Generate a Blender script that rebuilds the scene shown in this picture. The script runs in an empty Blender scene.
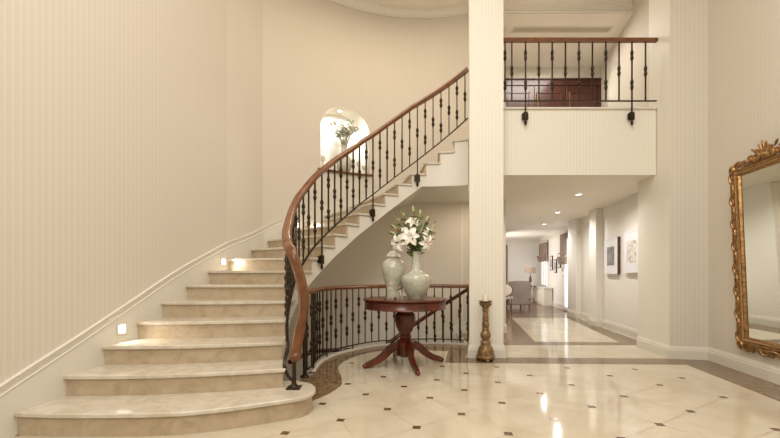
import bpy, bmesh, math, random
from mathutils import Vector, Matrix
R = math.radians
random.seed(7)
sc = bpy.context.scene
COL = sc.collection

# ------------------------------------------------------------ camera, world, lights, exposure
CAMZ = 1.12
cam_d = bpy.data.cameras.new('camera'); cam = bpy.data.objects.new('camera', cam_d); COL.objects.link(cam)
cam.location = (0, 0, CAMZ); cam.rotation_euler = (R(90), 0, 0)
cam_d.sensor_width = 36; cam_d.lens = 36 * 400 / 780; cam_d.shift_x = 0; cam_d.shift_y = 55 / 780
cam_d.clip_start = 0.05; cam_d.clip_end = 100
sc.camera = cam
w = bpy.data.worlds.new('world'); sc.world = w; w.use_nodes = True
w.node_tree.nodes['Background'].inputs[0].default_value = (1, .9, .78, 1)
w.node_tree.nodes['Background'].inputs[1].default_value = 0.3
sc.view_settings.view_transform = 'Standard'; sc.view_settings.look = 'None'
sc.view_settings.gamma = 1; sc.view_settings.use_curve_mapping = False
sc.view_settings.exposure = 0.06
sc.cycles.use_denoising = True
sc.cycles.max_bounces = 10; sc.cycles.diffuse_bounces = 6; sc.cycles.glossy_bounces = 5
sc.cycles.sample_clamp_indirect = 6
WARM = (1, .93, .83)
NEUT = (1, .962, .915)
DEEP = (1, .83, .62)
def area(name, loc, size, power, rot=(0, 0, 0), color=WARM, size_y=None):
    d = bpy.data.lights.new(name, 'AREA'); d.energy = power; d.color = color; d.size = size
    if size_y: d.shape = 'RECTANGLE'; d.size_y = size_y
    o = bpy.data.objects.new(name, d); COL.objects.link(o); o.location = loc; o.rotation_euler = rot; return o
def spot(name, loc, power, angle=110, color=WARM, blend=.8, rot=(0, 0, 0), r=.05):
    d = bpy.data.lights.new(name, 'SPOT'); d.energy = power; d.color = color; d.spot_size = R(angle); d.spot_blend = blend
    d.shadow_soft_size = r
    o = bpy.data.objects.new(name, d); COL.objects.link(o); o.location = loc; o.rotation_euler = rot; return o
def point(name, loc, power, color=WARM, r=.1):
    d = bpy.data.lights.new(name, 'POINT'); d.energy = power; d.color = color; d.shadow_soft_size = r
    o = bpy.data.objects.new(name, d); COL.objects.link(o); o.location = loc; return o
area('hall_ceiling_light', (.6, 1.4, 6.0), 3.2, 205, color=NEUT)
area('hall_rear_fill', (-1.3, -2.2, 4.0), 2.6, 150, rot=(R(66), 0, R(-20)), color=NEUT)  # fill added behind the camera to lift the right wall and column
area('stairwell_ceiling_light', (.3, 5.7, 5.95), 1.6, 43, color=DEEP)
area('upper_hall_light', (3.3, 8.0, 5.7), 1.0, 40)
area('far_room_light', (3.9, 14.2, 1.4), 1.9, 46, rot=(0, R(-90), 0), color=(1, .95, .90))
area('under_stair_fill', (1.62, 6.75, 2.44), .5, 12, color=DEEP, rot=(0, R(20), 0))  # added fill, hidden behind the column, brightens the under-stair wall
point('upper_arch_fill', (4.72, 8.15, 5.1), 1.6, r=.08)  # added point light without a fixture, brightens the arch recess

# ------------------------------------------------------------ node materials
def nm(name):
    m = bpy.data.materials.new(name); m.use_nodes = True
    nt = m.node_tree; return m, nt, nt.nodes['Principled BSDF']
def setp(b, **k):
    for a, v in k.items():
        b.inputs[{'rough': 'Roughness', 'metal': 'Metallic', 'coat': 'Coat Weight', 'spec': 'Specular IOR Level',
                  'trans': 'Transmission Weight', 'ior': 'IOR', 'sheen': 'Sheen Weight', 'sss': 'Subsurface Weight'}[a]].default_value = v
def plain(name, c, rough=.5, var=.08, scale=8, bump=0, **k):
    m, nt, b = nm(name); setp(b, rough=rough, **k)
    tc = nt.nodes.new('ShaderNodeTexCoord'); n = nt.nodes.new('ShaderNodeTexNoise'); n.inputs['Scale'].default_value = scale
    n.inputs['Detail'].default_value = 4
    nt.links.new(tc.outputs['Object'], n.inputs['Vector'])
    r = nt.nodes.new('ShaderNodeValToRGB')
    r.color_ramp.elements[0].position = .3; r.color_ramp.elements[1].position = .7
    r.color_ramp.elements[0].color = tuple(x * (1 - var) for x in c) + (1,)
    r.color_ramp.elements[1].color = tuple(min(1, x * (1 + var)) for x in c) + (1,)
    nt.links.new(n.outputs['Fac'], r.inputs[0]); nt.links.new(r.outputs[0], b.inputs['Base Color'])
    if bump:
        bp = nt.nodes.new('ShaderNodeBump'); bp.inputs['Strength'].default_value = bump; bp.inputs['Distance'].default_value = .01
        nt.links.new(n.outputs['Fac'], bp.inputs['Height']); nt.links.new(bp.outputs[0], b.inputs['Normal'])
    return m
def marble(name, base, vein, rough=.12, scale=2.2, dist=1.2, lo=.42, hi=.6, spec=.5):
    m, nt, b = nm(name); setp(b, rough=rough, spec=spec)
    tc = nt.nodes.new('ShaderNodeTexCoord')
    n = nt.nodes.new('ShaderNodeTexNoise'); n.inputs['Scale'].default_value = scale; n.inputs['Detail'].default_value = 9
    n.inputs['Roughness'].default_value = .65; n.inputs['Distortion'].default_value = dist
    nt.links.new(tc.outputs['Object'], n.inputs['Vector'])
    r = nt.nodes.new('ShaderNodeValToRGB'); r.color_ramp.elements[0].position = lo; r.color_ramp.elements[1].position = hi
    r.color_ramp.elements[0].color = vein + (1,); r.color_ramp.elements[1].color = base + (1,)
    nt.links.new(n.outputs['Fac'], r.inputs[0]); nt.links.new(r.outputs[0], b.inputs['Base Color'])
    return m
def wallpaper(name, a, bcol, period=.058, rough=.55, soft=True):
    m, nt, b = nm(name); setp(b, rough=rough, spec=.25)
    uv = nt.nodes.new('ShaderNodeUVMap'); sx = nt.nodes.new('ShaderNodeSeparateXYZ'); nt.links.new(uv.outputs[0], sx.inputs[0])
    def mth(op, x, y=None):
        n = nt.nodes.new('ShaderNodeMath'); n.operation = op
        for i, v in enumerate((x, y)):
            if v is None: continue
            if isinstance(v, (int, float)): n.inputs[i].default_value = v
            else: nt.links.new(v, n.inputs[i])
        return n.outputs[0]
    d = mth('DIVIDE', sx.outputs[0], period); f = mth('FRACT', d)
    r = nt.nodes.new('ShaderNodeValToRGB'); cr = r.color_ramp; cr.interpolation = 'LINEAR'
    cr.elements[0].position = 0; cr.elements[0].color = a + (1,)
    cr.elements[1].position = 1; cr.elements[1].color = a + (1,)
    mid = tuple((x + y) / 2 for x, y in zip(a, bcol))
    for p, c in ((.38, a), (.42, bcol), (.52, bcol), (.56, mid), (.72, mid), (.76, bcol), (.84, bcol), (.88, a)):
        e = cr.elements.new(p); e.color = c + (1,)
    nt.links.new(f, r.inputs[0]); nt.links.new(r.outputs[0], b.inputs['Base Color'])
    bp = nt.nodes.new('ShaderNodeBump'); bp.inputs['Strength'].default_value = .12; bp.inputs['Distance'].default_value = .004
    nt.links.new(r.outputs[0], bp.inputs['Height']); nt.links.new(bp.outputs[0], b.inputs['Normal'])
    return m
def wood(name, c1, c2, rough=.22, scale=3, axis=(1, 1, 8), coat=.4):
    m, nt, b = nm(name); setp(b, rough=rough, coat=coat); b.inputs['Coat Roughness'].default_value = .12
    tc = nt.nodes.new('ShaderNodeTexCoord'); mp = nt.nodes.new('ShaderNodeMapping'); mp.inputs['Scale'].default_value = axis
    n = nt.nodes.new('ShaderNodeTexNoise'); n.inputs['Scale'].default_value = scale; n.inputs['Detail'].default_value = 6
    n.inputs['Distortion'].default_value = .6
    nt.links.new(tc.outputs['Object'], mp.inputs[0]); nt.links.new(mp.outputs[0], n.inputs['Vector'])
    r = nt.nodes.new('ShaderNodeValToRGB'); r.color_ramp.elements[0].position = .35; r.color_ramp.elements[1].position = .7
    r.color_ramp.elements[0].color = c1 + (1,); r.color_ramp.elements[1].color = c2 + (1,)
    nt.links.new(n.outputs['Fac'], r.inputs[0]); nt.links.new(r.outputs[0], b.inputs['Base Color'])
    return m
def emit(name, c, s):
    m, nt, b = nm(name); b.inputs['Base Color'].default_value = c + (1,)
    b.inputs['Emission Color'].default_value = c + (1,); b.inputs['Emission Strength'].default_value = s
    return m
M = {}
M['paper'] = wallpaper('wallpaper_beige', (.635, .588, .51), (.60, .55, .468), period=.052)
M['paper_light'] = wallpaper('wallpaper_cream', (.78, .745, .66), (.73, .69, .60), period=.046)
M['paper_far'] = wallpaper('wallpaper_far', (.74, .71, .66), (.70, .67, .61), period=.055)
M['paint'] = plain('cream_paint', (.72, .67, .58), .5, .02, 3)
M['white'] = plain('white_gloss_paint', (.68, .645, .565), .35, .015, 3)
M['ceil'] = plain('ceiling_paint', (.82, .77, .69), .6, .015, 2)
M['niche'] = plain('niche_plaster', (.80, .77, .70), .6, .01, 3)
M['marble'] = marble('cream_floor_marble', (.595, .535, .42), (.51, .44, .32), .08, 1.6, 1.0, .35, .62)
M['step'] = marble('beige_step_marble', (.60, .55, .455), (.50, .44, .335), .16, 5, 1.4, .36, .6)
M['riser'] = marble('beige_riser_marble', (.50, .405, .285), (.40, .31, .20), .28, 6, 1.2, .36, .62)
M['dark'] = marble('brown_emperador_marble', (.25, .165, .085), (.10, .058, .026), .13, 10, 2.5, .38, .62, .3)
M['dot'] = marble('dark_brown_cabochon', (.16, .09, .045), (.08, .04, .02), .15, 14, 2, .4, .6)
M['joint'] = plain('tile_joint', (.40, .33, .23), .5, .05)
M['iron'] = plain('bronze_iron', (.045, .03, .018), .38, .25, 40, .15, metal=.75)
M['rail'] = wood('chestnut_handrail', (.115, .038, .010), (.20, .075, .021), .34, 4, (2, 2, 2), .08)
M['mahog'] = wood('mahogany', (.055, .009, .003), (.12, .022, .006), .27, 3, (2, 2, 2), .12)
M['mahog_dark'] = wood('dark_mahogany', (.04, .008, .004), (.075, .016, .007), .35, 3, (6, 2, 1))
M['celadon'] = plain('celadon_glaze', (.50, .49, .39), .22, .14, 22, .1, coat=.3)
M['celadon2'] = plain('celadon_crackle', (.46, .47, .37), .18, .16, 30, .1, coat=.4)
M['petal'] = plain('lily_petal', (.85, .82, .74), .45, .06, 20)
M['stamen'] = plain('stamen_rust', (.45, .16, .05), .6, .2)
M['leaf'] = plain('lily_leaf', (.12, .16, .04), .4, .35, 12)
M['bud'] = plain('lily_bud', (.42, .46, .20), .45, .2, 20)
M['gold'] = plain('antique_gilt', (.33, .185, .075), .36, .5, 30, .2, metal=.9)
M['gold_pale'] = plain('bead_gilt', (.45, .29, .13), .3, .2, 40, metal=.9)
M['glow'] = emit('warm_lamp_glow', (1, .92, .78), 14)
M['down'] = emit('downlight_glow', (1, .95, .85), 8)
M['day'] = emit('daylight_pane', (.95, .97, 1), .85)
M['candle'] = plain('ivory_wax', (.82, .76, .6), .5, .03, sss=.1)
M['bronze'] = plain('antique_bronze', (.21, .125, .05), .4, .5, 26, .3, metal=.25)
M['dried'] = plain('dried_foliage', (.30, .29, .22), .8, .4, 30)
M['berry'] = plain('dried_berry', (.30, .06, .05), .6, .3)
M['wax'] = plain('pale_ceramic', (.46, .45, .38), .25, .06, 10)
M['seat'] = plain('mauve_grey_fabric', (.30, .25, .22), .85, .08, 30)
M['piping'] = plain('white_piping', (.75, .68, .58), .6, .03)
M['fabric'] = plain('brown_blind_fabric', (.27, .20, .15), .85, .15, 25)
M['floorwood'] = wood('brown_floorboards', (.12, .055, .03), (.19, .095, .055), .25, 2, (8, 1, 1), .2)
M['shade'] = plain('taupe_lamp_shade', (.42, .33, .25), .8, .05)
M['grey'] = plain('vent_grey', (.58, .52, .42), .6, .05)
M['mat'] = plain('picture_mat', (.72, .72, .74), .4, .03)
M['art'] = plain('picture_dark', (.20, .18, .17), .3, .6, 9)
M['art_light'] = plain('picture_pale', (.60, .55, .50), .3, .5, 14)
M['frame_dark'] = wood('dark_picture_frame', (.05, .015, .01), (.10, .035, .02), .3)
m, nt, b = nm('clear_glass'); setp(b, rough=.08); b.inputs['Base Color'].default_value = (.80, .78, .72, 1)
_t = nt.nodes.new('ShaderNodeBsdfTransparent'); _t.inputs[0].default_value = (.97, .97, .95, 1)
_x = nt.nodes.new('ShaderNodeMixShader'); _l = nt.nodes.new('ShaderNodeLayerWeight'); _l.inputs[0].default_value = .45
nt.links.new(_l.outputs['Facing'], _x.inputs[0]); nt.links.new(_t.outputs[0], _x.inputs[1]); nt.links.new(b.outputs[0], _x.inputs[2])
nt.links.new(_x.outputs[0], nt.nodes['Material Output'].inputs[0]); M['glass'] = m
m, nt, b = nm('mirror_glass'); setp(b, rough=.02, metal=1); b.inputs['Base Color'].default_value = (.80, .82, .76, 1); M['mirror'] = m

# ------------------------------------------------------------ mesh builder
class MB:
    def __init__(s): s.v = []; s.f = []; s.mi = []; s.uv = []
    def face(s, idx, mi=0, uv=None): s.f.append(tuple(idx)); s.mi.append(mi); s.uv.append(uv)
    def add(s, vs): n = len(s.v); s.v += [tuple(x) for x in vs]; return n
    def box(s, lo, hi, mi=0):
        x0, y0, z0 = lo; x1, y1, z1 = hi
        n = s.add([(x0, y0, z0), (x1, y0, z0), (x1, y1, z0), (x0, y1, z0), (x0, y0, z1), (x1, y0, z1), (x1, y1, z1), (x0, y1, z1)])
        for q in ((3, 2, 1, 0), (4, 5, 6, 7), (0, 1, 5, 4), (1, 2, 6, 5), (2, 3, 7, 6), (3, 0, 4, 7)): s.face([n + i for i in q], mi)
        return s
    def obox(s, c, ax, hx, ay, hy, az, hz, mi=0):      # oriented box
        c = Vector(c); ax, ay, az = Vector(ax).normalized() * hx, Vector(ay).normalized() * hy, Vector(az).normalized() * hz
        n = s.add([c - ax - ay - az, c + ax - ay - az, c + ax + ay - az, c - ax + ay - az, c - ax - ay + az, c + ax - ay + az, c + ax + ay + az, c - ax + ay + az])
        for q in ((3, 2, 1, 0), (4, 5, 6, 7), (0, 1, 5, 4), (1, 2, 6, 5), (2, 3, 7, 6), (3, 0, 4, 7)): s.face([n + i for i in q], mi)
        return s
    def prism(s, poly, z0, z1, mi=0, zf=None):         # poly list (x,y); z0/z1 numbers or per-vertex lists
        k = len(poly); a = z0 if isinstance(z0, (list, tuple)) else [z0] * k; c = z1 if isinstance(z1, (list, tuple)) else [z1] * k
        n = s.add([(x, y, z) for (x, y), z in zip(poly, a)] + [(x, y, z) for (x, y), z in zip(poly, c)])
        s.face([n + i for i in range(k)][::-1], mi); s.face([n + k + i for i in range(k)], mi)
        for i in range(k):
            j = (i + 1) % k; s.face([n + i, n + j, n + k + j, n + k + i], mi)
        return s
    def sweep(s, prof, path, up=(0, 0, 1), mi=0, close=False, scale=None, caps=True):
        P = [Vector(p) for p in path]; up = Vector(up); k = len(prof); base = len(s.v); N = len(P)
        for i, p in enumerate(P):
            if close: t = P[(i + 1) % N] - P[i - 1]
            else: t = P[min(i + 1, N - 1)] - P[max(i - 1, 0)]
            t.normalize(); side = t.cross(up)
            if side.length < 1e-4: side = t.cross(Vector((0, 1, 0)))
            side.normalize(); u2 = side.cross(t)
            sc_ = scale[i] if scale else 1
            s.v += [tuple(p + side * a * sc_ + u2 * b_ * sc_) for a, b_ in prof]
        for i in range(N if close else N - 1):
            for j in range(k):
                a = base + i * k + j; b_ = base + i * k + (j + 1) % k; c = base + ((i + 1) % N) * k
                s.face([a, b_, c + (j + 1) % k, c + j], mi)
        if caps and not close:
            s.face([base + j for j in range(k)][::-1], mi); s.face([base + (N - 1) * k + j for j in range(k)], mi)
        return s
    def tube(s, path, r, seg=8, mi=0, scale=None, up=None, close=False):
        prof = [(r * math.cos(2 * math.pi * i / seg), r * math.sin(2 * math.pi * i / seg)) for i in range(seg)]
        P = [Vector(p) for p in path]
        if up is None:
            t = (P[-1] - P[0]); up = (0, 0, 1) if abs(t.normalized().z) < .9 or t.length < 1e-5 else (0, 1, 0)
        return s.sweep(prof, path, up, mi, close, scale)
    def lathe(s, prof, c=(0, 0, 0), seg=24, mi=0, rfun=None):   # prof list (r,z)
        n = len(s.v); k = len(prof)
        for r, z in prof:
            for j in range(seg):
                a = 2 * math.pi * j / seg; rr = max(r, 1e-4) * (rfun(a, z) if rfun else 1)
                s.v.append((c[0] + rr * math.cos(a), c[1] + rr * math.sin(a), c[2] + z))
        for i in range(k - 1):
            for j in range(seg):
                a = n + i * seg + j; b_ = n + i * seg + (j + 1) % seg
                s.face([a, b_, b_ + seg, a + seg], mi)
        s.face([n + j for j in range(seg)][::-1], mi); s.face([n + (k - 1) * seg + j for j in range(seg)], mi)
        return s
    def blob(s, c, rx, ry, rz, seg=10, rings=6, ax=None, mi=0):
        c = Vector(c); X, Y, Z = ax if ax else (Vector((1, 0, 0)), Vector((0, 1, 0)), Vector((0, 0, 1)))
        n = len(s.v)
        for i in range(rings + 1):
            ph = math.pi * (i / rings); ph = min(max(ph, .02), math.pi - .02)
            for j in range(seg):
                a = 2 * math.pi * j / seg
                s.v.append(tuple(c + X * rx * math.sin(ph) * math.cos(a) + Y * ry * math.sin(ph) * math.sin(a) - Z * rz * math.cos(ph)))
        for i in range(rings):
            for j in range(seg):
                a = n + i * seg + j; b_ = n + i * seg + (j + 1) % seg
                s.face([a, b_, b_ + seg, a + seg], mi)
        s.face([n + j for j in range(seg)][::-1], mi); s.face([n + rings * seg + j for j in range(seg)], mi)
        return s
    def mesh(s, name, mats, smooth=True, bevel=0, recalc=True):
        me = bpy.data.meshes.new(name); me.from_pydata(s.v, [], s.f)
        for m_ in (mats if isinstance(mats, (list, tuple)) else [mats]): me.materials.append(m_)
        me.polygons.foreach_set('material_index', s.mi)
        if any(u for u in s.uv):
            ul = me.uv_layers.new(name='UVMap')
            for p, u in zip(me.polygons, s.uv):
                if u:
                    for li, q in zip(p.loop_indices, u): ul.data[li].uv = q
        if recalc:
            bm = bmesh.new(); bm.from_mesh(me); bmesh.ops.recalc_face_normals(bm, faces=bm.faces); bm.to_mesh(me); bm.free()
        if smooth:
            me.shade_smooth(); me.set_sharp_from_angle(angle=R(38))
        me.update(); return me
    def build(s, name, mats, parent=None, smooth=True, bevel=0, recalc=True, loc=None):
        o = bpy.data.objects.new(name, s.mesh(name, mats, smooth, recalc=recalc)); COL.objects.link(o)
        if parent: o.parent = parent
        if loc: o.location = loc
        if bevel:
            bv = o.modifiers.new('bevel', 'BEVEL'); bv.width = bevel; bv.segments = 2; bv.limit_method = 'ANGLE'
        return o
def tag(o, label, cat, group=None, kind=None):
    o['label'] = label; o['category'] = cat
    if group: o['group'] = group
    if kind: o['kind'] = kind
    return o
def thing(name, label, cat, loc=(0, 0, 0), rz=0, group=None):
    o = bpy.data.objects.new(name, None); COL.objects.link(o); o.location = loc; o.rotation_euler = (0, 0, rz)
    o.empty_display_size = .1
    return tag(o, label, cat, group)
def struct(o): o['kind'] = 'structure'; return o
def copy_tree(o, parent=None):
    c = o.copy(); COL.objects.link(c)
    if parent: c.parent = parent
    for ch in list(o.children): copy_tree(ch, c)
    return c
def inst(name, me, parent, loc=(0, 0, 0), rz=0):
    o = bpy.data.objects.new(name, me); COL.objects.link(o); o.parent = parent; o.location = loc; o.rotation_euler = (0, 0, rz); return o
def catmull(P, n=6):
    P = [Vector(p) for p in P]; out = []
    for i in range(len(P) - 1):
        a = P[max(i - 1, 0)]; b_ = P[i]; c = P[i + 1]; d = P[min(i + 2, len(P) - 1)]
        for j in range(n):
            t = j / n
            out.append(.5 * ((2 * b_) + (c - a) * t + (2 * a - 5 * b_ + 4 * c - d) * t * t + (3 * b_ - a - 3 * c + d) * t ** 3))
    out.append(P[-1]); return out
def offset2(P, d):                                     # offset open polyline to its left by d
    out = []; N = len(P)
    for i in range(N):
        def nrm(a, b_):
            v = Vector((b_[0] - a[0], b_[1] - a[1])).normalized(); return Vector((-v.y, v.x))
        n1 = nrm(P[i - 1], P[i]) if i else None; n2 = nrm(P[i], P[i + 1]) if i < N - 1 else None
        if n1 is None: n = n2
        elif n2 is None: n = n1
        else:
            n = (n1 + n2); n.normalize(); n = n / max(.35, n.dot(n1))
        out.append((P[i][0] + n.x * d, P[i][1] + n.y * d))
    return out
def wall(name, P, z0, z1, mat, th=.12, extra=None):    # visible side on the right of the path, thickness to its left
    mb = MB(); Q = offset2(P, th); s_ = 0; acc = [0]
    for i in range(1, len(P)): acc.append(acc[-1] + math.hypot(P[i][0] - P[i - 1][0], P[i][1] - P[i - 1][1]))
    k = len(P)
    n = mb.add([(x, y, z0) for x, y in P] + [(x, y, z1) for x, y in P] + [(x, y, z0) for x, y in Q] + [(x, y, z1) for x, y in Q])
    for i in range(k - 1):
        mb.face([n + i, n + i + 1, n + k + i + 1, n + k + i], 0, [(acc[i], z0), (acc[i + 1], z0), (acc[i + 1], z1), (acc[i], z1)])
        mb.face([n + 2 * k + i, n + 2 * k + i + 1, n + 3 * k + i + 1, n + 3 * k + i][::-1], 0, [(acc[i], z1), (acc[i + 1], z1), (acc[i + 1], z0), (acc[i], z0)])
        mb.face([n + k + i, n + k + i + 1, n + 3 * k + i + 1, n + 3 * k + i], 0, [(0, 0)] * 4)
        mb.face([n + i, n + i + 1, n + 2 * k + i + 1, n + 2 * k + i][::-1], 0, [(0, 0)] * 4)
    mb.face([n, n + k, n + 3 * k, n + 2 * k], 0, [(0, 0), (0, 1), (th, 1), (th, 0)])
    e = k - 1; mb.face([n + e, n + k + e, n + 3 * k + e, n + 2 * k + e][::-1], 0, [(th, 0), (th, 1), (0, 1), (0, 0)])
    return struct(mb.build(name, mat, smooth=False))
BASEPROF = [(0, 0), (.022, 0), (.022, .115), (.017, .125), (.017, .14), (.010, .155), (.006, .172), (0, .172)]
def baseboard(name, P, sgn=-1, prof=BASEPROF, z=0, mat='white', st=True):   # runs along path, protruding to the right
    mb = MB(); rows = [offset2(P, -d) for d, _ in prof]; k = len(prof)
    for i in range(len(P)):
        for j, (d, h) in enumerate(prof): mb.v.append((rows[j][i][0], rows[j][i][1], z + h))
    for i in range(len(P) - 1):
        for j in range(k):
            a = i * k + j; b_ = i * k + (j + 1) % k; mb.face([a, b_, b_ + k, a + k])
    mb.face(list(range(k))); mb.face([(len(P) - 1) * k + j for j in range(k)][::-1])
    o = mb.build(name, M[mat], smooth=False)
    return struct(o) if st else o

# ------------------------------------------------------------ plan geometry
CX, CY = .6, 4.6
RI, RO = 1.52, 3.08
def cp(R_, deg): return (CX + R_ * math.cos(R(deg)), CY + R_ * math.sin(R(deg)))
def wallX(Y):                                          # right-hand hall wall
    return 4.143 - (5.203 - Y) * .17
def ang(t): return 124.8 + 8.16 * (13 - t)
RIS = .166
outer_straight = [(-3.32, -3.5), (-2.60, 2.76), (-2.34, 4.64), (-2.225, 5.45), (-1.995, 6.26)]
outer_arc = [cp(RO, a) for a in range(145, 71, -3)]
WP = outer_straight + outer_arc                        # outer wall path
acc = [0]
for i in range(1, len(WP)): acc.append(acc[-1] + math.hypot(WP[i][0] - WP[i - 1][0], WP[i][1] - WP[i - 1][1]))
def wp(s):
    for i in range(1, len(WP)):
        if s <= acc[i] or i == len(WP) - 1:
            f = (s - acc[i - 1]) / (acc[i] - acc[i - 1]); a, b_ = WP[i - 1], WP[i]
            return (a[0] + (b_[0] - a[0]) * f, a[1] + (b_[1] - a[1]) * f)
def s_of(p):
    best = None
    for k in range(0, 4000):
        s_ = acc[-1] * k / 4000; q = wp(s_); d = (q[0] - p[0]) ** 2 + (q[1] - p[1]) ** 2
        if best is None or d < best[0]: best = (d, s_)
    return best[1]
OPT = {2: (-2.56, 3.13), 3: (-2.52, 3.48), 4: (-2.48, 3.86), 5: (-2.44, 4.2), 6: (-2.4, 4.6), 7: (-2.33, 5.03), 8: (-2.25, 5.48),
       9: (-2.12, 6.0), 10: cp(RO, 145.5), 11: cp(RO, 139), 12: cp(RO, 132)}
for t in range(13, 22): OPT[t] = cp(RO, ang(t))
OS = {t: s_of(p) for t, p in OPT.items()}
def Opt(t, inset=.0):
    t = min(max(t, 2), 21); i = min(int(t), 20); f = t - i
    return wp(OS[i] + (OS[i + 1] - OS[i]) * f)
IPT = [(-.897, 3.353), (-1.0, 3.69), (-1.06, 4.02), (-1.10, 4.33), (-1.11, 4.61), (-1.065, 4.83), (-.985, 5.0), (-.87, 5.16), (-.745, 5.34), (-.60, 5.53), (-.45, 5.70)] + [cp(RI, ang(t)) for t in range(13, 22)]
IC = catmull([(x, y, 0) for x, y in IPT], 20)
def Ipt(t):
    t = min(max(t, 2), 21); k = (t - 2) * 20; i = min(int(k), len(IC) - 2); f = k - i
    p = IC[i].lerp(IC[i + 1], f); return (p.x, p.y)
def Inrm(t):                                           # unit normal pointing into the well
    a, b_ = Ipt(max(t - .08, 2)), Ipt(min(t + .08, 21)); v = Vector((b_[0] - a[0], b_[1] - a[1])).normalized(); return (v.y, -v.x)
def Ioff(t, d):
    p = Ipt(t); n = Inrm(t); return (p[0] + n[0] * d, p[1] + n[1] * d)

# floor edge (round the stairwell opening)
EA = [(184.2, 1.504), (172, 1.53), (162, 1.58), (154, 1.62), (146, 1.665), (137.6, 1.706), (125, 1.78), (114, 1.834), (100, 1.85), (85, 1.856), (70.5, 1.856)]
EC = catmull([(CX + r * math.cos(R(a)), CY + r * math.sin(R(a)), 0) for a, r in EA], 5)
EDGE = [(p.x, p.y) for p in EC]

# ------------------------------------------------------------ floor
def build_floor():
    mb = MB()
    outl = [(-3.4, -3.6), (-2.7, 4.2), (-.93, 4.2)] + EDGE + [(1.27, 7.75), (2.0, 7.75), (3.6, 16.9), (8, 16.9), (8, -3.6)]
    outl = outl[::-1]
    mb.prism(outl, -.25, 0, 0)
    dots = {(0, 0): (347.7, 383.9), (1, 0): (383.3, 376.9), (3, 0): (442.4, 366.2), (0, 1): (365.8, 394.4), (1, 1): (403.9, 386.6),
            (2, 1): (436.8, 379.9), (3, 1): (466.1, 373.4), (4, 1): (497.0, 367.1), (0, 2): (387.5, 409.2), (1, 2): (429.9, 397.8), (2, 2): (464.3, 390.1),
            (3, 2): (497.9, 382.3), (4, 2): (529.7, 375.4), (5, 2): (566.9, 368.0), (0, 3): (416.6, 427.5), (1, 3): (461.4, 414.1), (2, 3): (501.9, 402.9),
            (3, 3): (539.8, 393.3), (4, 3): (571.8, 385.0), (5, 3): (609.9, 375.8), (6, 3): (634.9, 369.3), (1, 4): (508.2, 433.8), (2, 4): (553.9, 419.3),
            (3, 4): (591.7, 406.9), (4, 4): (624.0, 396.4), (5, 4): (659.6, 385.0), (6, 4): (681.9, 378.1), (3, 5): (659.8, 424.6), (4, 5): (690.5, 411.4),
            (5, 5): (723.1, 397.3), (-1, 2): (340.7, 420.1), (-1, 1): (322.4, 403.8), (4, 6): (776.2, 429.6), (0, -1): (351.3, 363.1), (-2, 2): (285.2, 433.1)}
    D = {}
    for k, (u, v) in dots.items():
        Y = 400 * CAMZ / (v - 274); D[k] = ((u - 390) * Y / 400, Y)
    for i in range(-7, 8):
        for j in range(-2, 14):
            if (i, j) in D: continue
            x = -.5585 + .4238 * i + .2577 * j; y = 4.0774 + .286 * i - .386 * j
            if y > 2.75 or (y > 2.6 and x < -.6) or x > wallX(y) - .5 or x < -2.4 or y < -3: continue
            D[(i, j)] = (x, y)
    dn = .029
    for (i, j), (x, y) in D.items():
        a = R(-9); c, s_ = math.cos(a), math.sin(a)
        q = [(x + c * p - s_ * r, y + s_ * p + c * r, .0012) for p, r in ((-dn, -dn), (dn, -dn), (dn, dn), (-dn, dn))]
        n = mb.add(q); mb.face([n, n + 1, n + 2, n + 3], 1)
    for (i, j), p in D.items():
        for di, dj in ((1, 0), (0, 1)):
            q = D.get((i + di, j + dj))
            if not q: continue
            if math.hypot(q[0] - p[0], q[1] - p[1]) > .75: continue
            v = Vector((q[0] - p[0], q[1] - p[1])); v.normalize(); nn = Vector((-v.y, v.x)) * .0034
            n = mb.add([(p[0] - nn.x, p[1] - nn.y, .0006), (q[0] - nn.x, q[1] - nn.y, .0006), (q[0] + nn.x, q[1] + nn.y, .0006), (p[0] + nn.x, p[1] + nn.y, .0006)])
            mb.face([n, n + 1, n + 2, n + 3], 2)
    return struct(mb.build('floor', [M['marble'], M['dot'], M['joint']], smooth=False, recalc=False))
build_floor()
def flat(name, poly, z, mat):
    mb = MB(); mb.prism(poly, z - .004, z); return struct(mb.build(name, M[mat], smooth=False))
# dark marble border following the opening, then in front of the column, then along the right wall
inner_b = [(-.668, 3.547), (-.58, 3.72), (-.525, 3.88), (-.492, 4.02), (-.498, 4.148), (-.53, 4.35), (-.575, 4.55), (-.62, 4.8), (-.605, 5.04), (-.53, 5.3), (-.433, 5.497), (-.31, 5.66), (-.145, 5.82), (.15, 5.90), (.5, 5.88), (.841, 5.80)]
ib = [(p.x, p.y) for p in catmull([(x, y, 0) for x, y in inner_b], 3)]
edge_in = [Vector(p) for p in offset2(EDGE, -.055)]
flat('trim_1', [(-.93, 3.4), (-.75, 3.47)] + ib + [(1.18, 5.85), (1.2, 6.29)] + [(p.x, p.y) for p in edge_in[::-1]] + [(-.95, 4.3)], .002, 'dark')
flat('trim_2', [(.841, 5.80), (.695, 5.05), (1.0, 5.03), (3.66, 4.945), (3.423, 3.511), (2.75, -.5), (2.3, -3.4), (2.66, -3.4), (wallX(0) - .0, 0), (4.13, 5.2), (3.70, 5.29), (1.55, 5.36), (1.0, 5.36), (1.15, 5.84)][::-1], .0022, 'dark')
# corridor: dark border, cream inset panel
flat('trim_3', [(1.25, 6.3), (3.83, 6.3), (4.1, 6.3), (4.95, 11.5), (2.9, 11.5), (2.2, 7.6), (1.3, 7.7)], .0016, 'dark')
flat('trim_4', [(2.394, 6.6), (3.75, 6.55), (4.50, 10.15), (3.11, 10.25)], .003, 'marble')
flat('trim_5', [(2.9, 11.5), (5.3, 11.5), (6.2, 16.5), (3.7, 16.5)], .0024, 'floorwood')
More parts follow.
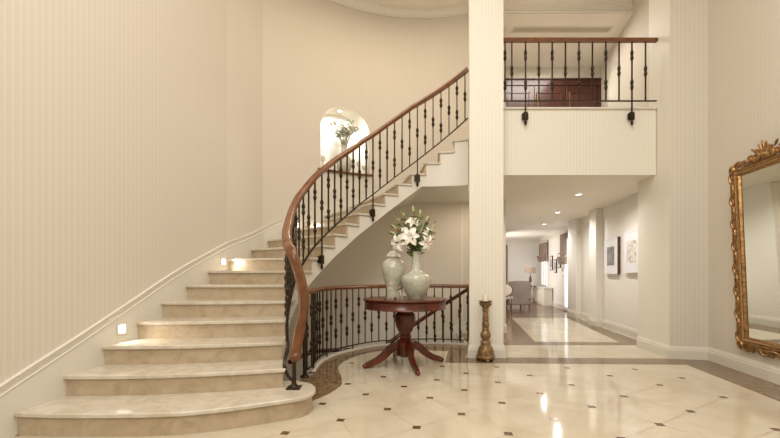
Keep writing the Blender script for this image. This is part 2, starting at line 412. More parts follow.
# white curb round the opening
mb = MB(); o1 = offset2(EDGE, -.055); o2 = offset2(EDGE, .015)
for i in range(len(EDGE) - 1): pass
k = len(EDGE)
n = mb.add([(x, y, .022) for x, y in o1] + [(x, y, .022) for x, y in o2] + [(x, y, -.27) for x, y in o2] + [(x, y, 0) for x, y in o1])
for i in range(k - 1):
    for a, b_ in ((0, k), (k, 2 * k), (3 * k, 0)): mb.face([n + a + i, n + a + i + 1, n + b_ + i + 1, n + b_ + i])
struct(mb.build('trim_6', M['white'], smooth=True))

# ------------------------------------------------------------ stairwell / left wall with arched niche
def arch_strip(mb, pos, nrm, sA, sB, z0, z1, sill, spring, top, depth, nseg=28, mi_in=1, shift=0):
    """wall strip between sA and sB with an arched recess"""
    def za(f): return spring + (top - spring) * math.sqrt(max(0, 1 - (2 * f - 1) ** 2))
    def back(s_):
        p = pos(s_); n_ = nrm(s_); return (p[0] + n_[0] * depth, p[1] + n_[1] * depth)
    fs = [.5 - .5 * math.cos(math.pi * i / nseg) for i in range(nseg + 1)]
    for i in range(nseg):
        f0, f1 = fs[i], fs[i + 1]; s0, s1 = sA + (sB - sA) * f0, sA + (sB - sA) * f1
        p0, p1, b0, b1 = pos(s0), pos(s1), back(s0), back(s1); a0, a1 = za(f0), za(f1)
        def q(c, mi, uv=None): n = mb.add(c); mb.face([n, n + 1, n + 2, n + 3], mi, uv)
        q([(*p0, a0), (*p1, a1), (*p1, z1), (*p0, z1)], 0, [(s0, a0), (s1, a1), (s1, z1), (s0, z1)])
        if sill > z0: q([(*p0, z0), (*p1, z0), (*p1, sill), (*p0, sill)], 0, [(s0, z0), (s1, z0), (s1, sill), (s0, sill)])
        q([(*b0, sill), (*b1, sill), (*b1, a1), (*b0, a0)], mi_in, [(0, 0)] * 4)
        q([(*p0, a0), (*p1, a1), (*b1, a1), (*b0, a0)], mi_in, [(0, 0)] * 4)
        q([(*p0, sill), (*p1, sill), (*b1, sill), (*b0, sill)], mi_in, [(0, 0)] * 4)
    for s_, f in ((sA, 0), (sB, 1)):
        p0, b0 = pos(s_), back(s_); n = mb.add([(*p0, sill), (*b0, sill), (*b0, spring), (*p0, spring)]); mb.face([n, n + 1, n + 2, n + 3], mi_in, [(0, 0)] * 4)
def wnrm(s_):                                          # outward normal of the outer wall
    a, b_ = wp(max(s_ - .05, 0)), wp(min(s_ + .05, acc[-1])); v = Vector((b_[0] - a[0], b_[1] - a[1])).normalized(); return (-v.y, v.x)
def ray_s(u):
    k_ = (u - 390) / 400; best = None
    for i in range(4000):
        s_ = acc[4] + (acc[-1] - acc[4]) * i / 4000; x, y = wp(s_); d = abs(x / y - k_)
        if best is None or d < best[0]: best = (d, s_)
    return best[1]
sA, sB = ray_s(320.5), ray_s(369.5)
SILL = 2.95; pm = wp(ray_s(344)); NTOP = CAMZ + (274 - 106.5) * pm[1] / 400
NSPR = NTOP - (sB - sA) / 2 * 1.0
mb = MB()
def strip(s0, s1, z0, z1, seg):
    for i in range(seg):
        a, b_ = s0 + (s1 - s0) * i / seg, s0 + (s1 - s0) * (i + 1) / seg; p, q = wp(a), wp(b_)
        n = mb.add([(*p, z0), (*q, z0), (*q, z1), (*p, z1)]); mb.face([n, n + 1, n + 2, n + 3], 0, [(a, z0), (b_, z0), (b_, z1), (a, z1)])
ZC = 6.17; ZB = -1.4
cuts = [0] + acc[1:5]
for i in range(len(cuts) - 1): strip(cuts[i], cuts[i + 1], ZB, ZC, 1)
strip(acc[4], sA, ZB, ZC, 14); arch_strip(mb, wp, wnrm, sA, sB, ZB, ZC, SILL, NSPR, NTOP, .42); strip(sB, acc[-1], ZB, ZC, 26)
for f_ in range(len(mb.f)): mb.f[f_] = mb.f[f_][::1]
struct(mb.build('wall_left', [M['paper'], M['niche']], smooth=True, recalc=False))
# crown moulding of stairwell
CROWN = [(0, -.15), (.02, -.15), (.02, -.125), (.04, -.11), (.075, -.06), (.10, -.045), (.10, -.02), (.12, -.015), (.12, 0), (0, 0)]
Pdense = [wp(acc[-1] * i / 120) for i in range(121)]
baseboard('trim_7', Pdense, prof=CROWN, z=ZC - .002)
# other walls
rw = [(wallX(-3.5), -3.5), (4.143, 5.203)]
wall('wall_right', [(4.143, 5.203), (wallX(-3.5), -3.5)], 0, ZC, M['paper'], .15)
wall('wall_facade', [(3.697, 5.29), (4.143, 5.203)], 0, ZC, M['paper'], .12)
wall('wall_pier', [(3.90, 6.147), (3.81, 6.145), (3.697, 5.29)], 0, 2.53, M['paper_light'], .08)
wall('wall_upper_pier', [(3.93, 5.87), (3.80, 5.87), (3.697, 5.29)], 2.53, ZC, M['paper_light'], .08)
wall('wall_rear', [(wallX(-3.5) + .2, -3.5), (-3.4, -3.5)], 0, ZC, M['paper'], .15)
cr = [(6.1, 16.2), (6.0, 15.7)]
cw = [(6.14, 16.3), (5.13, 10.86), (4.83, 10.85), (4.70, 10.1), (4.81, 10.09), (4.63, 8.93), (4.45, 8.92), (4.38, 8.5), (4.52, 8.49), (4.137, 6.15), (3.9, 6.147)]
wall('wall_corridor_right', cw, 0, 2.53, M['paper_far'], .14)
wall('wall_corridor_left', [(1.36, 7.58), (1.9, 7.60), (2.2, 7.6), (3.70, 16.3)], 0, 2.53, M['paper_far'], .1)
wall('wall_far', [(3.6, 16.3), (6.2, 16.3)], 0, 2.53, M['paper_far'], .14)
bbw = [(3.81, 6.145), (3.697, 5.29), (4.143, 5.203), (wallX(-3.4), -3.4)]
baseboard('baseboard_right', bbw)
baseboard('baseboard_corridor', cw[:-1] + [(3.83, 6.147)])
baseboard('baseboard_far', [(3.72, 16.3), (6.14, 16.3)])
baseboard('baseboard_corridor_left', [(1.36, 7.58), (1.9, 7.60), (2.2, 7.6), (3.70, 16.3)])
baseboard('trim_8', [(3.72, 16.3), (6.14, 16.3)], prof=CROWN, z=2.52)
baseboard('trim_9', [(6.14, 16.3), (5.13, 10.86)], prof=CROWN, z=2.52)
# column
colp = [(1.061, 5.34), (1.515, 5.34), (1.585, 5.76), (1.135, 5.76)]
mb = MB()
for a, b_ in ((0, 1), (1, 2), (2, 3), (3, 0)):
    p, q = colp[a], colp[b_]; L = math.hypot(q[0] - p[0], q[1] - p[1])
    n = mb.add([(*p, 0), (*q, 0), (*q, ZC), (*p, ZC)]); mb.face([n, n + 1, n + 2, n + 3], 0, [(a * .5, 0), (a * .5 + L, 0), (a * .5 + L, ZC), (a * .5, ZC)])
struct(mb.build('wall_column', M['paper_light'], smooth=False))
baseboard('baseboard_column', [(1.585, 5.76), (1.515, 5.34), (1.061, 5.34), (1.135, 5.76)][::-1])

# balcony parapet, upper floor slab = corridor ceiling
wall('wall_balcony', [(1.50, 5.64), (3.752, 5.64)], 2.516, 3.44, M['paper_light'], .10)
mb = MB(); mb.box((1.5, 5.61, 3.44), (3.76, 5.76, 3.462)); struct(mb.build('trim_10', M['white'], smooth=False))
i20, o20 = Ipt(20.05), Opt(20.05)
slab = [(1.45, 5.745), (4.3, 5.745), (8, 9), (8, 16.9), (3.6, 16.9), (2.15, 7.62), (1.9, 7.62), o20, i20]
mb = MB(); mb.prism(slab, 2.52, 3.31); struct(mb.build('ceiling_corridor', M['ceil'], smooth=False))
# main ceiling and upper hall
mb = MB(); mb.prism([(-3.5, -3.6), (4.5, -3.6), (4.6, 7.2), (1.9, 7.25), (1.9, 8.0), (-3.5, 8.0)], ZC, ZC + .15); struct(mb.build('ceiling', M['ceil'], smooth=False))
mb = MB(); mb.prism([(1.55, 7.2), (4.9, 7.2), (5.2, 9.2), (1.55, 9.2)], 5.8, 6.3); struct(mb.build('ceiling_upper', M['ceil'], smooth=False))
mb = MB(); mb.sweep([(0, 0), (.03, 0), (.045, .03), (.03, .05), (.05, .11), (.06, .13), (0, .13)], [(1.6, 7.2, 5.8), (4.6, 7.2, 5.8)]); struct(mb.build('trim_11', M['white'], smooth=False))
# upper walls
UW = [(4.76, 9.06), (4.35, 7.2), (4.174, 6.4), (4.05, 5.87)]
mbu = MB()
ua = Vector((4.76, 9.06)); ub = Vector((4.05, 5.80)); UL = (ub - ua).length; ud = (ub - ua).normalized()
def upos(s_): p = ua + ud * s_; return (p.x, p.y)
def unrm(s_): return (-ud.y, ud.x)
def us(Y): return (9.06 - Y) / (9.06 - 5.80) * UL
def ust(s0, s1):
    p, q = upos(s0), upos(s1); n = mbu.add([(*p, 3.31), (*q, 3.31), (*q, ZC), (*p, ZC)]); mbu.face([n, n + 1, n + 2, n + 3], 0, [(s0, 0), (s1, 0), (s1, 3), (s0, 3)])
ust(0, us(8.5)); arch_strip(mbu, upos, unrm, us(8.5), us(7.7), 3.31, ZC, 3.33, 4.95, 5.39, .5); ust(us(7.7), UL)
struct(mbu.build('wall_upper_right', [M['paper'], M['white']], smooth=True, recalc=False))
wall('wall_upper_rear', [(2.3, 9.06), (4.8, 9.06)], 3.31, 5.8, M['paper'], .12)
wall('wall_upper_left', [(2.15, 7.6), (2.45, 9.1)], 3.31, ZC, M['paper'], .1)
wall('wall_upper_landing', [(1.36, 7.58), (2.2, 7.6)], 2.5, ZC, M['paper'], .1)
# void: basement side
mb = MB(); mb.prism([(-2.7, 2.9), (3.0, 2.9), (3.0, 8), (-2.7, 8)], -1.45, -1.35); struct(mb.build('floor_basement', M['marble'], smooth=False))

# ------------------------------------------------------------ staircase
st = thing('staircase', 'curved cream marble staircase rising left to right behind the pedestal table', 'staircase')
def zs(t): return min(RIS * t - .32, 2.46)
# step 1
fr = [(-2.58, 2.745), (-2.3, 2.725), (-2.0, 2.72), (-1.7, 2.73), (-1.443, 2.755), (-1.22, 2.825), (-1.04, 2.905), (-.88, 2.985), (-.74, 3.055), (-.665, 3.11), (-.622, 3.19), (-.61, 3.278), (-.628, 3.38), (-.675, 3.47), (-.735, 3.525), (-.80, 3.55)]
def build_step1():
    r = offset2(fr, .03)
    mb = MB(); mb.prism(fr[:1] + [(x, y) for x, y in fr[1:]] + [(-.96, 3.56), (-1.0, 3.42), (-2.53, 3.2)], .134, .168)
    mb.build('tread', M['step'], st, bevel=.008)
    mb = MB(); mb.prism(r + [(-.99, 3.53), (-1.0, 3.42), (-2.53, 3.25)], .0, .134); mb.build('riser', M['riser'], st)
build_step1()
def bow(t, k=10):
    a, b_ = Opt(t), Ipt(t); amt = {2: .07, 3: .06, 4: .05, 5: .04}.get(int(t), .0) * (1 if t < 6 else 0)
    out = []
    for i in range(k + 1):
        f = i / k; x = a[0] + (b_[0] - a[0]) * f; y = a[1] + (b_[1] - a[1]) * f
        out.append((x, y - amt * math.sin(math.pi * f)))
    return out
def shiftline(L, d): return offset2(L, d)
for n_ in range(2, 20):
    L = bow(n_); Lf = offset2(L, -.028)                 # nosing, towards the lower side
    nx = bow(min(n_ + 1, 21)); nx = offset2(nx, .02)
    inn = [Ioff(n_ + 1 - .02 - j * .24, .022) for j in range(4)]
    outw = [Opt(n_ + .12 + j * .24) for j in range(4)]
    e = Ioff(n_, .022)
    tip = (Lf[-1][0] + Inrm(n_)[0] * .022, Lf[-1][1] + Inrm(n_)[1] * .022)
    poly = Lf[:-1] + [tip] + inn[::-1] + nx[::-1] + outw[::-1]
    z = n_ * RIS
    mb = MB(); mb.prism(poly, z - .032, z); mb.build('tread', M['step'], st, bevel=.006)
    back = offset2(L, .02)
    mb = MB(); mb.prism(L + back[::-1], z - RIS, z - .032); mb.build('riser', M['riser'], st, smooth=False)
# solid body under the steps (plastered string and soffit)
mb = MB()
for n_ in range(2, 20):
    sub = 4
    for j in range(sub):
        t0, t1 = n_ + j / sub + (.06 if j == 0 else 0), n_ + (j + 1) / sub + (.06 if j == sub - 1 else 0)
        if n_ == 19 and j == sub - 1: t1 = 20
        a0, a1, b1, b0 = Ipt(t0), Ipt(t1), Opt(t1), Opt(t0)
        z = n_ * RIS - .033; f0 = max(zs(t0), 0); f1 = max(zs(t1), 0)
        mb.prism([a0, a1, b1, b0], [f0, f1, f1, f0], [z] * 4)
mb.build('string', M['white'], st, smooth=True)
# wall skirting that climbs with the stairs
def zsk(s_):
    if s_ < OS[2]:
        sm = s_of((-2.6, 2.745)); f = (s_ - sm) / (OS[2] - sm); return RIS * (1 + f) + .245
    for t in range(2, 21):
        if s_ <= OS[t + 1]: return RIS * (t + (s_ - OS[t]) / (OS[t + 1] - OS[t])) + .235
    return RIS * 21 + .235
SS = [s_of((-2.6, 2.745)) - .9 + i * .06 for i in range(400)]; SS = [s_ for s_ in SS if s_ < OS[20]]
ZZ = [zsk(s_) for s_ in SS]
for _ in range(12): ZZ = [ZZ[0]] + [(ZZ[i - 1] + 2 * ZZ[i] + ZZ[i + 1]) / 4 for i in range(1, len(ZZ) - 1)] + [ZZ[-1]]
def skirting(name, prof, parent):
    mb = MB(); k_ = len(prof)
    for s_, z in zip(SS, ZZ):
        p = wp(s_); n_ = wnrm(s_)
        for d, h in prof:
            zz = z + h if h > -.5 else max(min(z - .9, z + h), -.0)
            if h <= -.5: zz = max(0.0, z - .42)
            mb.v.append((p[0] - n_[0] * d, p[1] - n_[1] * d, zz))
    for i in range(len(SS) - 1):
        for j in range(k_):
            a = i * k_ + j; b_ = i * k_ + (j + 1) % k_; mb.face([a, b_, b_ + k_, a + k_])
    mb.face(list(range(k_))); mb.face([(len(SS) - 1) * k_ + j for j in range(k_)][::-1])
    return mb.build(name, M['white'], parent, smooth=False)
skirting('skirting_board', [(0, -1), (.018, -1), (.016, -.078), (.021, -.074), (.021, -.068), (.017, -.062), (.019, -.030), (.024, -.026), (.024, -.020), (.020, -.016), (.028, -.008), (.028, 0), (0, .003)], st)

# lower flight going down to the basement
lf = thing('lower_staircase', 'marble stairs going down behind the round balustrade', 'staircase')
for k_ in range(1, 7):
    a1, a0 = 70.5 + 8.16 * (k_ - 1), 70.5 + 8.16 * k_
    poly = [cp(1.93, a1 + (a0 - a1) * i / 4) for i in range(5)] + [cp(3.05, a0 + (a1 - a0) * i / 4) for i in range(5)]
    mb = MB(); mb.prism(poly, -RIS * k_ - .2, -RIS * k_); mb.build('tread', M['step'], lf, smooth=False)
mb = MB(); mb.prism([cp(1.93, 119.4 + 10 * i) for i in range(8)] + [cp(3.05, 189 - 10 * i) for i in range(8)][::1], -1.3, -1.16); mb.build('landing', M['step'], lf, smooth=False)
mb = MB(); prof = [(3.075, 0), (3.05, 0)]
pts = [(a, -RIS * (a - 70.5) / 8.16 + .30) for a in [72 + 2 * i for i in range(27)]]
for a, z in pts:
    for r_, zz in ((3.078, z - .6), (3.05, z - .6), (3.05, z), (3.078, z)): mb.v.append((*cp(r_, a), zz))
for i in range(len(pts) - 1):
    for j in range(4): mb.face([i * 4 + j, i * 4 + (j + 1) % 4, i * 4 + 4 + (j + 1) % 4, i * 4 + 4 + j])
mb.build('skirting_board', M['white'], lf, smooth=True)

# ------------------------------------------------------------ balusters
def baluster_mesh(L, kind):
    mb = MB(); h = .0082
    mb.box((-h, -h, 0), (h, h, L))
    def knot(z):
        for dz in (-.036, .036):
            mb.lathe([(.010, -.037), (.018, -.032), (.014, -.026), (.0215, -.015), (.0235, 0), (.0215, .015), (.014, .026), (.018, .032), (.010, .037)], (0, 0, z + dz), 8)
    for f in ({'mid': (.5,), 'two': (.27, .76)}[kind]): knot(L * f)
    return mb.mesh('baluster', M['iron'])
def bracket_mesh(drop, side):
    mb = MB(); h = .008
    mb.box((-h, -h, -drop), (h, h, .0))
    mb.obox((side[0] * .02, side[1] * .02, -drop + .09), (side[1], -side[0], 0), .042, (side[0], side[1], 0), .016, (0, 0, 1), .042)
    mb.obox((0, 0, -drop + .09), (side[1], -side[0], 0), .028, (side[0], side[1], 0), .014, (0, 0, 1), .055)
    mb.lathe([(.0, -.045), (.012, -.03), (.02, -.01), (.012, .004), (.022, .012), (.012, .02)], (0, 0, -drop), 8)
    return mb.mesh('bracket', M['iron'])
RAILPROF = [(-.030, -.012), (-.026, -.026), (.026, -.026), (.030, -.012), (.036, .004), (.030, .020), (.014, .030), (-.014, .030), (-.030, .020), (-.036, .004)]
IRONPROF = [(-.012, -.007), (.012, -.007), (.012, .007), (-.012, .007)]
SIRON = [(-.011, -.006), (.011, -.006), (.011, .006), (-.011, .006)]
OFF = .045
rl = thing('stair_balustrade', 'wrought iron balustrade with chestnut handrail sweeping up the curved stairs', 'balustrade')
def rpos(t): return Ioff(t, OFF)
def rh(t): return .985 - .032 * max(0, t - 16)
hand = []
for u, z, Y in ((295.5, .44, 3.34), (297.2, .53, 3.34), (300, .66, 3.34), (303, .80, 3.30), (303.5, .90, 3.28), (302, 1.02, 3.25), (297, 1.17, 3.22), (291.5, 1.30, 3.24)):
    hand.append(((u - 390) / 400 * Y, Y, z))
for i in range(0, 73):
    t = 2.0 + i * .25
    p = rpos(t); hand.append((*p, RIS * t + rh(t)))
hand = hand[:8] + hand[9:]
hp = catmull(hand, 4)
mb = MB()
# orient the profile with a stable frame
def rail_sweep(mb, path, prof, mi=0):
    P = [Vector(p) for p in path]; k_ = len(prof); base = len(mb.v); prev = None
    for i, p in enumerate(P):
        t = (P[min(i + 1, len(P) - 1)] - P[max(i - 1, 0)]).normalized()
        if prev is None:
            s_ = Vector((1, 0, 0)); s_ = (s_ - t * s_.dot(t)).normalized()
        else:
            s_ = (prev - t * prev.dot(t)).normalized()
            h_ = Vector((t.x, t.y, 0))
            if h_.length > .35:
                g = t.cross(Vector((0, 0, 1))).normalized(); s_ = s_.lerp(g, .25).normalized(); s_ = (s_ - t * s_.dot(t)).normalized()
        prev = s_; u2 = s_.cross(t)
        mb.v += [tuple(p + s_ * a + u2 * b_) for a, b_ in prof]
    for i in range(len(P) - 1):
        for j in range(k_):
            a = base + i * k_ + j; b_ = base + i * k_ + (j + 1) % k_; mb.face([a, b_, b_ + k_, a + k_], mi)
    mb.face([base + j for j in range(k_)][::-1], mi); mb.face([base + (len(P) - 1) * k_ + j for j in range(k_)], mi)
big = [(a * 1.25, b_ * 1.15) for a, b_ in RAILPROF]
rail_sweep(mb, hp, big)
# scrolled end of the handrail
mb.blob((hand[0][0], hand[0][1] - .012, .43), .05, .04, .045, 12, 8)
mb.build('handrail', M['rail'], rl)
bot = []
NP = (-.80, 3.335)
for p, z in (((NP[0], NP[1]), .22), ((-.85, 3.335), .27), ((-.89, 3.36), .36)): bot.append((*p, z))
for i in range(1, 73):
    t = 2.0 + i * .25; p = rpos(t); bot.append((*p, RIS * t + .125))
mb = MB(); mb.sweep([(-.013, -.008), (.013, -.008), (.013, .008), (-.013, .008)], catmull(bot, 3)); mb.build('bottom_rail', M['iron'], rl)
mb = MB(); mb.tube([(NP[0], NP[1], .168 + i * .01) for i in range(24)], .017, 6); mb.box((NP[0] - .055, NP[1] - .055, .166), (NP[0] + .055, NP[1] + .055, .180))
mb.lathe([(.035, 0), (.03, .012), (.02, .03), (.018, .05)], (NP[0], NP[1], .178), 12)
mb.build('newel_post', M['iron'], rl)
BL = {}
def bal(L, kind):
    k_ = (round(L, 3), kind)
    if k_ not in BL: BL[k_] = baluster_mesh(L, kind)
    return BL[k_]
tt = 2.05; idx = 0; dens = []
tcur = 2.12; Lp = None
ts = [2.0 + i * .01 for i in range(1800)]
BR = [327, 376.5, 418.5]
d = 0; last = rpos(2.0); cnt = 0
for t in ts[1:]:
    p = rpos(t); d += math.hypot(p[0] - last[0], p[1] - last[1]); last = p
    if d >= .118:
        d = 0; nrm_ = Inrm(t); rz = math.atan2(nrm_[1], nrm_[0])
        z0 = RIS * t + .125; L = rh(t) - .145
        o = inst('baluster', bal(round(L, 2), 'two' if cnt % 2 else 'mid'), rl, (p[0], p[1], z0), rz)
        uu = 390 + 400 * p[0] / p[1]
        if t > 8 and BR and abs(uu - BR[0]) < 5.5:
            BR.pop(0)
            if 'br' not in BL: BL['br'] = bracket_mesh(.36, (-1, 0))
            inst('bracket', BL['br'], o, (0, 0, 0))
        cnt += 1
# ------------------------------------------------------------ floor balustrade
fb = thing('floor_balustrade', 'low wrought iron balustrade with chestnut rail curving around the stairwell opening', 'balustrade')
ep = offset2(EDGE, -.02)
zc = .022
mb = MB(); path = [(-.925, 4.33, 0)] + [(x, y, 0) for x, y in ep[1:]] + [(1.30, 6.30, 0)]
mb.sweep(RAILPROF, [(x, y, .925) for x, y, _ in path]); mb.build('handrail', M['rail'], fb)
mb = MB(); mb.sweep(IRONPROF, [(x, y, .075) for x, y, _ in path]); mb.build('bottom_rail', M['iron'], fb)
d = .07; cnt = 0
dense = catmull(path, 12)
for i in range(1, len(dense)):
    d += (dense[i] - dense[i - 1]).length
    if d >= .128:
        d = 0; p = dense[i]; kind = 'two' if cnt % 2 else 'mid'
        o = inst('baluster', bal(.84, kind), fb, (p.x, p.y, .07), 0)
        if cnt % 5 == 2:
            mb = MB(); mb.box((-.009, -.009, -.05), (.009, .009, .0)); inst('foot', mb.mesh('foot', M['iron']), o)
        cnt += 1
mb = MB(); mb.tube([(-.925, 4.34, zc + i * .046) for i in range(20)], .022, 8); mb.lathe([(.05, 0), (.05, .012), (.025, .03)], (-.925, 4.34, .0), 12); mb.build('newel_post', M['iron'], fb)
# descending balustrade of the lower flight
lb = thing('lower_balustrade', 'descending iron balustrade with mahogany handrail seen behind the round one', 'balustrade')
hp2 = []
for i in range(40):
    a = 68 + i * 1.35; f = min(1, (a - 68) / 44); hp2.append((*cp(1.95, a), .93 - 1.0 * f))
for i in range(1, 36): hp2.append((*cp(1.95 - .004 * i, 120.6 + i * 1.5), -.07 + min(.13, i * .0062)))
mb = MB(); mb.sweep(RAILPROF, hp2); mb.build('handrail', M['mahog'], lb)
for i in range(13):
    a = 70 + i * 4; z = .93 - (a - 68) / 44.
    inst('baluster', bal(.86, 'two' if i % 2 else 'mid'), lb, (*cp(1.95, a), max(z, -.07) - .88), 0)
mb = MB(); mb.sweep(IRONPROF, [(*cp(1.95, 69 + i * 2), .05 - (1 + i * 2) / 44.) for i in range(23)]); mb.build('bottom_rail', M['iron'], lb)

# ------------------------------------------------------------ balcony balustrade
bb = thing('balcony_balustrade', 'straight wrought iron balustrade with chestnut handrail on the upper balcony', 'balustrade')
BY = 5.585
mb = MB(); mb.sweep(RAILPROF, [(1.54, BY, 4.385), (2.6, BY, 4.385), (3.725, BY, 4.385)]); mb.build('handrail', M['rail'], bb)
mb = MB(); mb.sweep(IRONPROF, [(1.54, BY, 3.535), (3.72, BY, 3.535)])
mb.build('bottom_rail', M['iron'], bb)
BL['brb'] = bracket_mesh(.30, (0, 1))
for i, u in enumerate((498.3, 511.8, 525.5, 538.9, 552.2, 565.4, 578.9, 592.4, 605.8, 619.0, 631.9, 645.5)):
    x = (u - 390) / 400 * BY
    if i == 0: x = (505 - 390) / 400 * BY
    o = inst('baluster', bal(.835, 'mid' if i % 2 else 'two'), bb, (x, BY, 3.535))
    if i in (2, 10): inst('bracket', BL['brb'], o)

# ------------------------------------------------------------ upper doorway, air vent
dr = bpy.data.objects.new('door_1', None); COL.objects.link(dr); dr.location = (3.68, 9.04, 3.31); struct(dr)
def rbox(name, lo, hi, mat, parent, bevel=.004): return MB().box(lo, hi).build(name, M[mat], parent, smooth=False, bevel=bevel)
mb = MB(); mb.box((-1.25, -.06, 2.05), (1.09, .0, 2.2)); mb.box((-1.25, -.06, 0), (-1.15, 0, 2.05)); mb.box((.99, -.06, 0), (1.09, 0, 2.05)); mb.box((-1.25, -.09, 2.17), (1.09, 0, 2.2))
mb.build('frame', M['mahog_dark'], dr, smooth=False, bevel=.004)
for i, (a, b_) in enumerate(((-1.15, -.43), (-.43, .29), (.29, .99))):
    mb = MB(); mb.box((a + .005, -.035, 0), (b_ - .005, -.005, 2.05))
    for z0, z1 in ((.15, .95), (1.1, 1.9)):
        for q in (((a + .1, -.05, z0), (b_ - .1, -.03, z0 + .03)), ((a + .1, -.05, z1 - .03), (b_ - .1, -.03, z1)), ((a + .1, -.05, z0), (a + .13, -.03, z1)), ((b_ - .13, -.05, z0), (b_ - .1, -.03, z1))): mb.box(*q)
    dl = mb.build('door_leaf', M['mahog_dark'], dr, smooth=False, bevel=.003)
    mb = MB(); mb.box((a + .05, -.07, 1.0), (a + .07, -.05, 1.9)); mb.build('door_handle', M['bronze'], dl, smooth=False)
v = thing('air_vent', 'long pale slotted air vent in the ceiling above the balcony', 'vent', (3.28, 7.65, 5.8))
MB().box((-.95, -.1, -.012), (.95, -.07, 0)).box((-.95, .07, -.012), (.95, .1, 0)).box((-.95, -.07, -.012), (-.92, .07, 0)).box((.92, -.07, -.012), (.95, .07, 0)).build('frame', M['white'], v, smooth=False)
mb = MB()
for i in range(7): mb.box((-.92, -.066 + i * .02, -.008), (.92, -.056 + i * .02, -.001))
mb.build('slats', M['grey'], v, smooth=False)

# ------------------------------------------------------------ niche shelf and items
mb = MB(); pf, pb = [], []
for i in range(17):
    s_ = sA - .06 + (sB - sA + .12) * i / 16; p = wp(s_); n_ = wnrm(s_); pf.append((p[0] - n_[0] * .06, p[1] - n_[1] * .06)); inn_ = sA < s_ < sB
    pb.append((p[0] + n_[0] * (.32 if inn_ else -.004), p[1] + n_[1] * (.32 if inn_ else -.004)))
mb.prism(pf + pb[::-1], SILL + .002, SILL + .034)
tag(mb.build('wall_shelf', M['rail'], smooth=False, bevel=.005), 'curved chestnut shelf board along the bottom of the lit arched niche', 'shelf')
SH = SILL + .034
def niche_at(u, depth=.1):
    s_ = ray_s(u); p = wp(s_); n_ = wnrm(s_); return (p[0] + n_[0] * depth, p[1] + n_[1] * depth, SH)
nv = tag(MB().lathe([(.07, 0), (.09, .02), (.13, .10), (.145, .19), (.13, .27), (.085, .34), (.055, .40), (.05, .50), (.065, .535), (.05, .53), (.04, .45)], (0, 0, 0), 28).build('vase', M['wax'], loc=niche_at(347, .15)),
         'pale round bellied vase with narrow neck on the niche shelf', 'vase')
b0 = Vector(niche_at(347, .15)) + Vector((0, 0, .50))
df = thing('dried_flower_bunch', 'bunch of dried grey green foliage with red berries standing in the niche vase', 'dried flowers', tuple(b0))
mb = MB(); ml = MB()
for i in range(38):
    a = random.uniform(0, 6.28); sp = random.uniform(.03, .27); h = random.uniform(.20, .52) * (1.05 - .6 * sp)
    tip = Vector((math.cos(a) * sp, math.sin(a) * sp * .5, h)); mid = tip * .5 + Vector((0, 0, .05))
    pth = catmull([(0, 0, -.1), tuple(mid), tuple(tip)], 8); mb.tube(pth, .004, 5)
    for j in range(11):
        p = pth[-1 - j % 8]
        dv = Vector((random.uniform(-1, 1), random.uniform(-1, 1), random.uniform(-.2, 1))).normalized()
        X = dv; Y = dv.orthogonal().normalized(); Z = X.cross(Y)
        ml.blob(p + dv * .03, .036, .013, .006, 6, 4, (X, Y, Z))
    if i % 4 == 0: MB().blob(tip, .013, .013, .013, 8, 5).build('berry', M['berry'], df)
mb.build('stems', M['dried'], df); ml.build('leaves', M['dried'], df)
for i, (u, h, lab) in enumerate(((325, .24, 'left of the vase'), (360, .24, 'just right of the vase'), (365, .17, 'short, at the far right end'))):
    p = niche_at(u, .08); hh = h
    g = thing('glass_candle_holder', 'small glass candle holder on the niche shelf, ' + lab, 'candle holder', p, 0, 'glass candle holders in the niche')
    MB().lathe([(.035, 0), (.035, .008), (.012, .02), (.009, hh * .5), (.014, hh * .55), (.009, hh * .62), (.03, hh * .72), (.036, hh * .8), (.036, hh)], (0, 0, 0), 14).build('stem', M['glass'], g)
    MB().lathe([(.026, hh * .75), (.027, hh + .02), (.01, hh + .025)], (0, 0, 0), 12).build('tealight', M['candle'], g)
pn = wp(ray_s(343)); nn_ = wnrm(ray_s(343))
nl = thing('niche_downlight', 'small bright downlight set in the top of the arched niche', 'light', (pn[0] + nn_[0] * .17, pn[1] + nn_[1] * .17, NTOP - .015))
MB().lathe([(.04, 0), (.045, -.004), (.045, -.01), (.032, -.01)], (0, 0, 0), 16).build('ring', M['white'], nl)
MB().lathe([(.031, -.004), (.031, -.013), (.001, -.014)], (0, 0, 0), 16).build('lens', M['down'], nl)
sp = spot('niche_lamp', (0, 0, -.03), 62, 172, color=NEUT, r=.03); sp.parent = nl
# ------------------------------------------------------------ step lights
slmesh = None
proto = None
for i, t in enumerate((3.48, 7.68, 11.5)):
    n_ = int(t); s_ = OS[n_] + (OS[n_ + 1] - OS[n_]) * (t - n_); p = wp(s_); nn_ = wnrm(s_); z = n_ * RIS + .12
    loc = (p[0] - nn_[0] * .02, p[1] - nn_[1] * .02, z); rz = math.atan2(-nn_[1], -nn_[0])
    if proto is None:
        proto = thing('step_light', '', 'light', loc, rz)
        MB().box((0, -.05, -.05), (.008, .05, .05)).build('frame', M['white'], proto, smooth=False, bevel=.002)
        MB().box((.008, -.034, -.034), (.011, .034, .034)).build('lens', M['glow'], proto, smooth=False)
        l = spot('step_lamp', (.03, 0, 0), 5.5, 150, r=.03, rot=(0, R(-62), 0)); l.parent = proto
        g = proto
    else: g = copy_tree(proto); g.location = loc; g.rotation_euler = (0, 0, rz)
    g['group'] = 'square step lights along the stair wall'
    g['label'] = ('small square glowing step light on the skirting, lowest of the stairs', 'small square glowing step light on the skirting halfway up the visible steps', 'small square glowing step light seen through the balusters, highest of three')[i]
    g['category'] = 'light'

